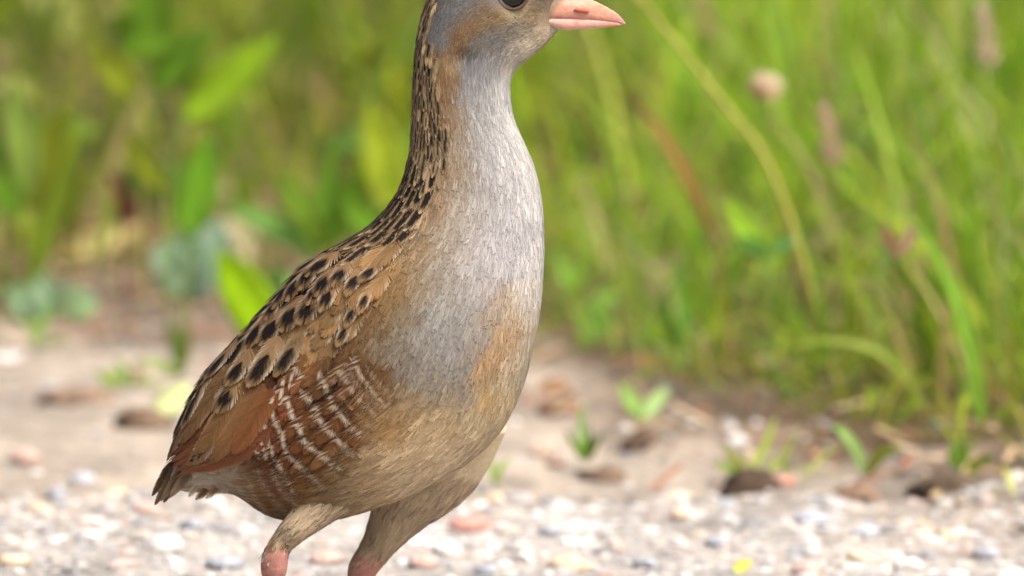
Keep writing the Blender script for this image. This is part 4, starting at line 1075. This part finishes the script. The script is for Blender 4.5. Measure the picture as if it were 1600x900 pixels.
wing = link('wing', None, bird)
wing.location = (0, 0, 0)
fv, ff_, fc = [], [], []; o_ = 0
for i, (root, tip, w, kind, lift, base, bend, alpha, nb, rd) in enumerate(wing_list):
    t0, h0 = TORSO.pick(*root); t1, h1 = TORSO.pick(*tip)
    dh = h1 - h0
    if dh > NH / 2: dh -= NH
    if dh < -NH / 2: dh += NH
    tm, hm = (t0 + t1) / 2, h0 + dh / 2
    T0, H0 = np.array([t0]), np.array([h0])
    mt = TORSO.lookup(TORSO.mt, T0, H0)[0]; mh = TORSO.lookup(TORSO.mh, T0, H0)[0]
    a = (t1 - t0) * mt; b_ = dh * mh
    Lf = math.hypot(a, b_); ph = math.atan2(b_, a)
    # keep the real length although the tip may pass the end of the tube
    P_, f_, c_ = barb_feathers(TORSO, T0, H0, np.array([ph]), np.array([Lf]), np.array([w * PX * 1.04]), nb, np.array([lift]), np.array([base]), vane_colour(kind, WRNG), alpha=alpha, wk=2.1, seed=100 + i, bend=bend, ragged=.05, tipround=rd)
    me = mesh_np('feather', P_, f_, c_, False, feather_mat)
    ob = link('feather', me, wing); ob.location = -Vector(bird.location)
    Q = P_.copy(); Q[:, 1] *= -1
    fv.append(Q); ff_.append(f_[:, ::-1] + o_); fc.append(c_); o_ += len(Q)
far = link('wing', mesh_np('wing', np.vstack(fv), np.vstack(ff_), np.vstack(fc), False, feather_mat), bird); adopt(far, bird)

# tail: short pointed feathers under the wing tips
tail = link('tail', None, bird)
def free_feather(root, tip, w, Y0, Y1, rgb, rim, parent, name='feather', nb=30, tilt=.3, seed=0):
    """a feather standing free of the body between two points"""
    p0 = at(*root, Y0); p1 = at(*tip, Y1)
    Lf = np.linalg.norm(p1 - p0); d = (p1 - p0) / Lf
    side = np.cross(d, [0, 1, 0]); side /= np.linalg.norm(side)
    side = side * math.cos(tilt) + np.array([0, 1, 0]) * math.sin(tilt)
    nrm = np.cross(d, side)
    n = 24
    g = np.linspace(0, 1, n)[:, None] * (p1 - p0) + p0
    ph = np.linspace(0, 2 * np.pi, 24, endpoint=False)
    # a very flat tube stands in as the carrying surface
    S = Surf(g[:, None, :] + side * (0.02 * np.cos(ph))[None, :, None] + nrm * (0.0003 * np.sin(ph))[None, :, None])
    j = 6
    cf = vane_colour(('plain', rgb, rim), np.random.default_rng(seed))
    P_, f_, c_ = barb_feathers(S, np.array([0.]), np.array([float(j)]), np.array([0.]), np.array([Lf]), np.array([w * PX]), nb, np.array([.0002]), np.array([.0002]), cf, alpha=.4, wk=1.5, seed=seed, ragged=.02, tipround=1.3)
    o = link(name, mesh_np(name, P_, f_, c_, False, feather_mat), parent); o.location = -Vector(bird.location)
for k, (r_, t_, w_, y_, rgb) in enumerate([((285, 700), (234, 778), 13, .002, (104, 84, 62)), ((292, 706), (238, 793), 13, -.001, (112, 92, 70)), ((298, 714), (248, 786), 12, -.004, (122, 102, 80)), ((306, 722), (262, 780), 12, -.006, (130, 110, 88)), ((300, 716), (252, 788), 12, .006, (110, 90, 68)), ((318, 740), (292, 778), 13, -.004, (190, 172, 148)), ((340, 748), (302, 782), 13, -.004, (150, 112, 76)), ((350, 752), (318, 780), 12, -.006, (160, 128, 94)), ((366, 752), (338, 772), 14, -.008, (196, 180, 156))]):
    t_ = (r_[0] + (t_[0] - r_[0]) * .94, r_[1] + (t_[1] - r_[1]) * .94)
    free_feather(r_, t_, w_, y_, y_ * 1.4, rgb, (176, 152, 122), tail, seed=300 + k)

# ------------------------------------------------------------------ bill and eye
def bill_half(rows, name, rgb_fn, parent, wf_):
    """rows: x, top y, bottom y, half width (pixels)"""
    r = catmull(np.array(rows, float), 60); m = 36
    th = np.linspace(0, 2 * np.pi, m, endpoint=False)
    top = at(r[:, 0], r[:, 1]); bot = at(r[:, 0], r[:, 2]); c = (top + bot) / 2; ax = (top - bot) / 2
    cs, sn = np.cos(th), np.sin(th)
    P = c[:, None, :] + ax[:, None, :] * (np.sign(cs) * np.abs(cs) ** .9)[None, :, None]
    P[:, :, 1] -= (r[:, 3] * PX)[:, None] * (np.abs(sn) ** .85 * np.sign(sn))[None, :] * (wf_ - (1 - wf_) * cs)[None, :]
    v, f, t = capped(P)
    x, y = side_px(v)
    me = mesh_np(name, v, [f, t], rgb_fn(x, y), True, bill_mat)
    return adopt(link(name, me, parent), parent)
bill_mat = mat_attr('bill_horn', 0.46, 0.4, noise=.14, nscale=420, bump=.22, bscale=900, sss=.1)
def up_col(x, y):
    a = lin((202, 142, 118)); ridge = lin((208, 146, 114)); tipc = lin((166, 126, 116)); base = lin((146, 126, 104))
    c = a[None] + (ridge - a)[None] * np.clip((18 - y) / 18, 0, 1)[:, None]
    c = c + (lin((186, 140, 134)) - c) * (.7 * np.clip((y - 20) / 9, 0, 1) * np.clip((930 - x) / 40, 0, 1))[:, None]
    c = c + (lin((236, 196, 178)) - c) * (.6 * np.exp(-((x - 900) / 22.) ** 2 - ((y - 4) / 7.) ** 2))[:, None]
    c = c + (tipc - c) * np.clip((x - 945) / 30, 0, 1)[:, None]
    q = x - 852 - .85 * (28 - y)
    c = c + (base - c) * np.clip((10 - q) / 12, 0, 1)[:, None]
    return c * .9
def lo_col(x, y):
    a = lin((210, 156, 142)); b_ = lin((214, 140, 122))
    c = a[None] + (b_ - a)[None] * np.clip((x - 930) / 40, 0, 1)[:, None]
    c = c + (lin((196, 168, 148)) - c) * np.clip((880 - x) / 22, 0, 1)[:, None]
    return c * .9
um_ = bill_half([(832, 20, 28, 5), (846, 4, 29, 10), (868, -12, 30, 14), (900, -8, 31, 12.5), (925, 0, 32, 10), (948, 11, 34, 7), (964, 21, 36, 4.5), (973, 30, 38, 2.2), (977, 36, 38.6, .8)], 'upper_mandible', up_col, bird, .62)
lm_ = bill_half([(836, 25, 31, 4), (854, 25, 38, 9), (878, 26, 46, 12), (905, 27, 45.5, 10), (930, 29, 44, 7.8), (950, 31.5, 42, 5.2), (964, 34, 40.4, 3.2), (971, 36.5, 39.6, 1.2)], 'lower_mandible', lo_col, bird, .9)
def ellip(c, ax, name, mat, parent, n=20, m=32):
    ph = np.linspace(0, np.pi, n)[:, None]; th = np.linspace(0, 2 * np.pi, m, endpoint=False)[None]
    P = np.stack([np.sin(ph) * np.cos(th), np.cos(ph) * np.ones_like(th), np.sin(ph) * np.sin(th)], -1) * np.array(ax) + np.array(c)
    return P
def solid(name, rgb, rough, spec, coat=0.0):
    m, nt, b = mat_new(name, rough, spec); b.inputs['Base Color'].default_value = (*lin(rgb), 1); b.inputs['Coat Weight'].default_value = coat
    return m
m_nos = solid('nostril_red', (168, 92, 72), .6, .2)
m_iris = solid('iris_brown', (26, 16, 11), .12, .3, .2); m_pup = solid('pupil_black', (6, 5, 5), .08, .4, .3); m_ring = solid('eye_ring_skin', (84, 70, 60), .6, .3)
P0 = ellip((0, 0, 0), (1, 1, 1), '', None, None)
tilt = math.radians(-6)
for s in (-1, 1):
    c = at(909, 15.5, 0); c[1] = s * 9.6 * PX
    P = ellip((0, 0, 0), (12.5 * PX, 3.0 * PX, 3.6 * PX), '', None, None)
    x = P[..., 0] * math.cos(tilt) - P[..., 2] * math.sin(-tilt); z = P[..., 0] * math.sin(tilt) + P[..., 2] * math.cos(tilt)
    P = np.stack([x, P[..., 1], z], -1) + c
    me = mesh_np('nostril', P.reshape(-1, 3), grid_faces(*P.shape[:2], True), None, True, m_nos)
    o = link('nostril', me, um_)
    ce = at(801, -10, -31 * PX); ce[1] = s * 31 * PX
    eye = None
    for nm, off_, ax, mt_ in (('eye', 0, (23 * PX, 15 * PX, 23 * PX), m_iris), ('pupil', 4.5, (13 * PX, 11.3 * PX, 13 * PX), m_pup)):
        P = ellip(ce + np.array([0, s * off_ * PX, 0]), ax, '', None, None)
        o = link(nm, mesh_np(nm, P.reshape(-1, 3), grid_faces(*P.shape[:2], True), None, True, mt_), bird if eye is None else eye)
        if eye is None: eye = adopt(o, bird)
    a = np.linspace(0, 2 * np.pi, 40, endpoint=False)[:, None]; b2 = np.linspace(0, 2 * np.pi, 12, endpoint=False)[None]
    R_, r_ = 23.6 * PX, 3.0 * PX
    P = np.stack([(R_ + r_ * np.cos(b2)) * np.cos(a), np.ones_like(a) * r_ * 1.2 * np.sin(b2), (R_ + r_ * np.cos(b2)) * np.sin(a)], -1) + ce + np.array([0, s * 6.5 * PX, 0])
    f = grid_faces(41, 12, True); f = f % (40 * 12)
    link('eyelid', mesh_np('eyelid', P.reshape(-1, 3), f, None, True, m_ring), eye)
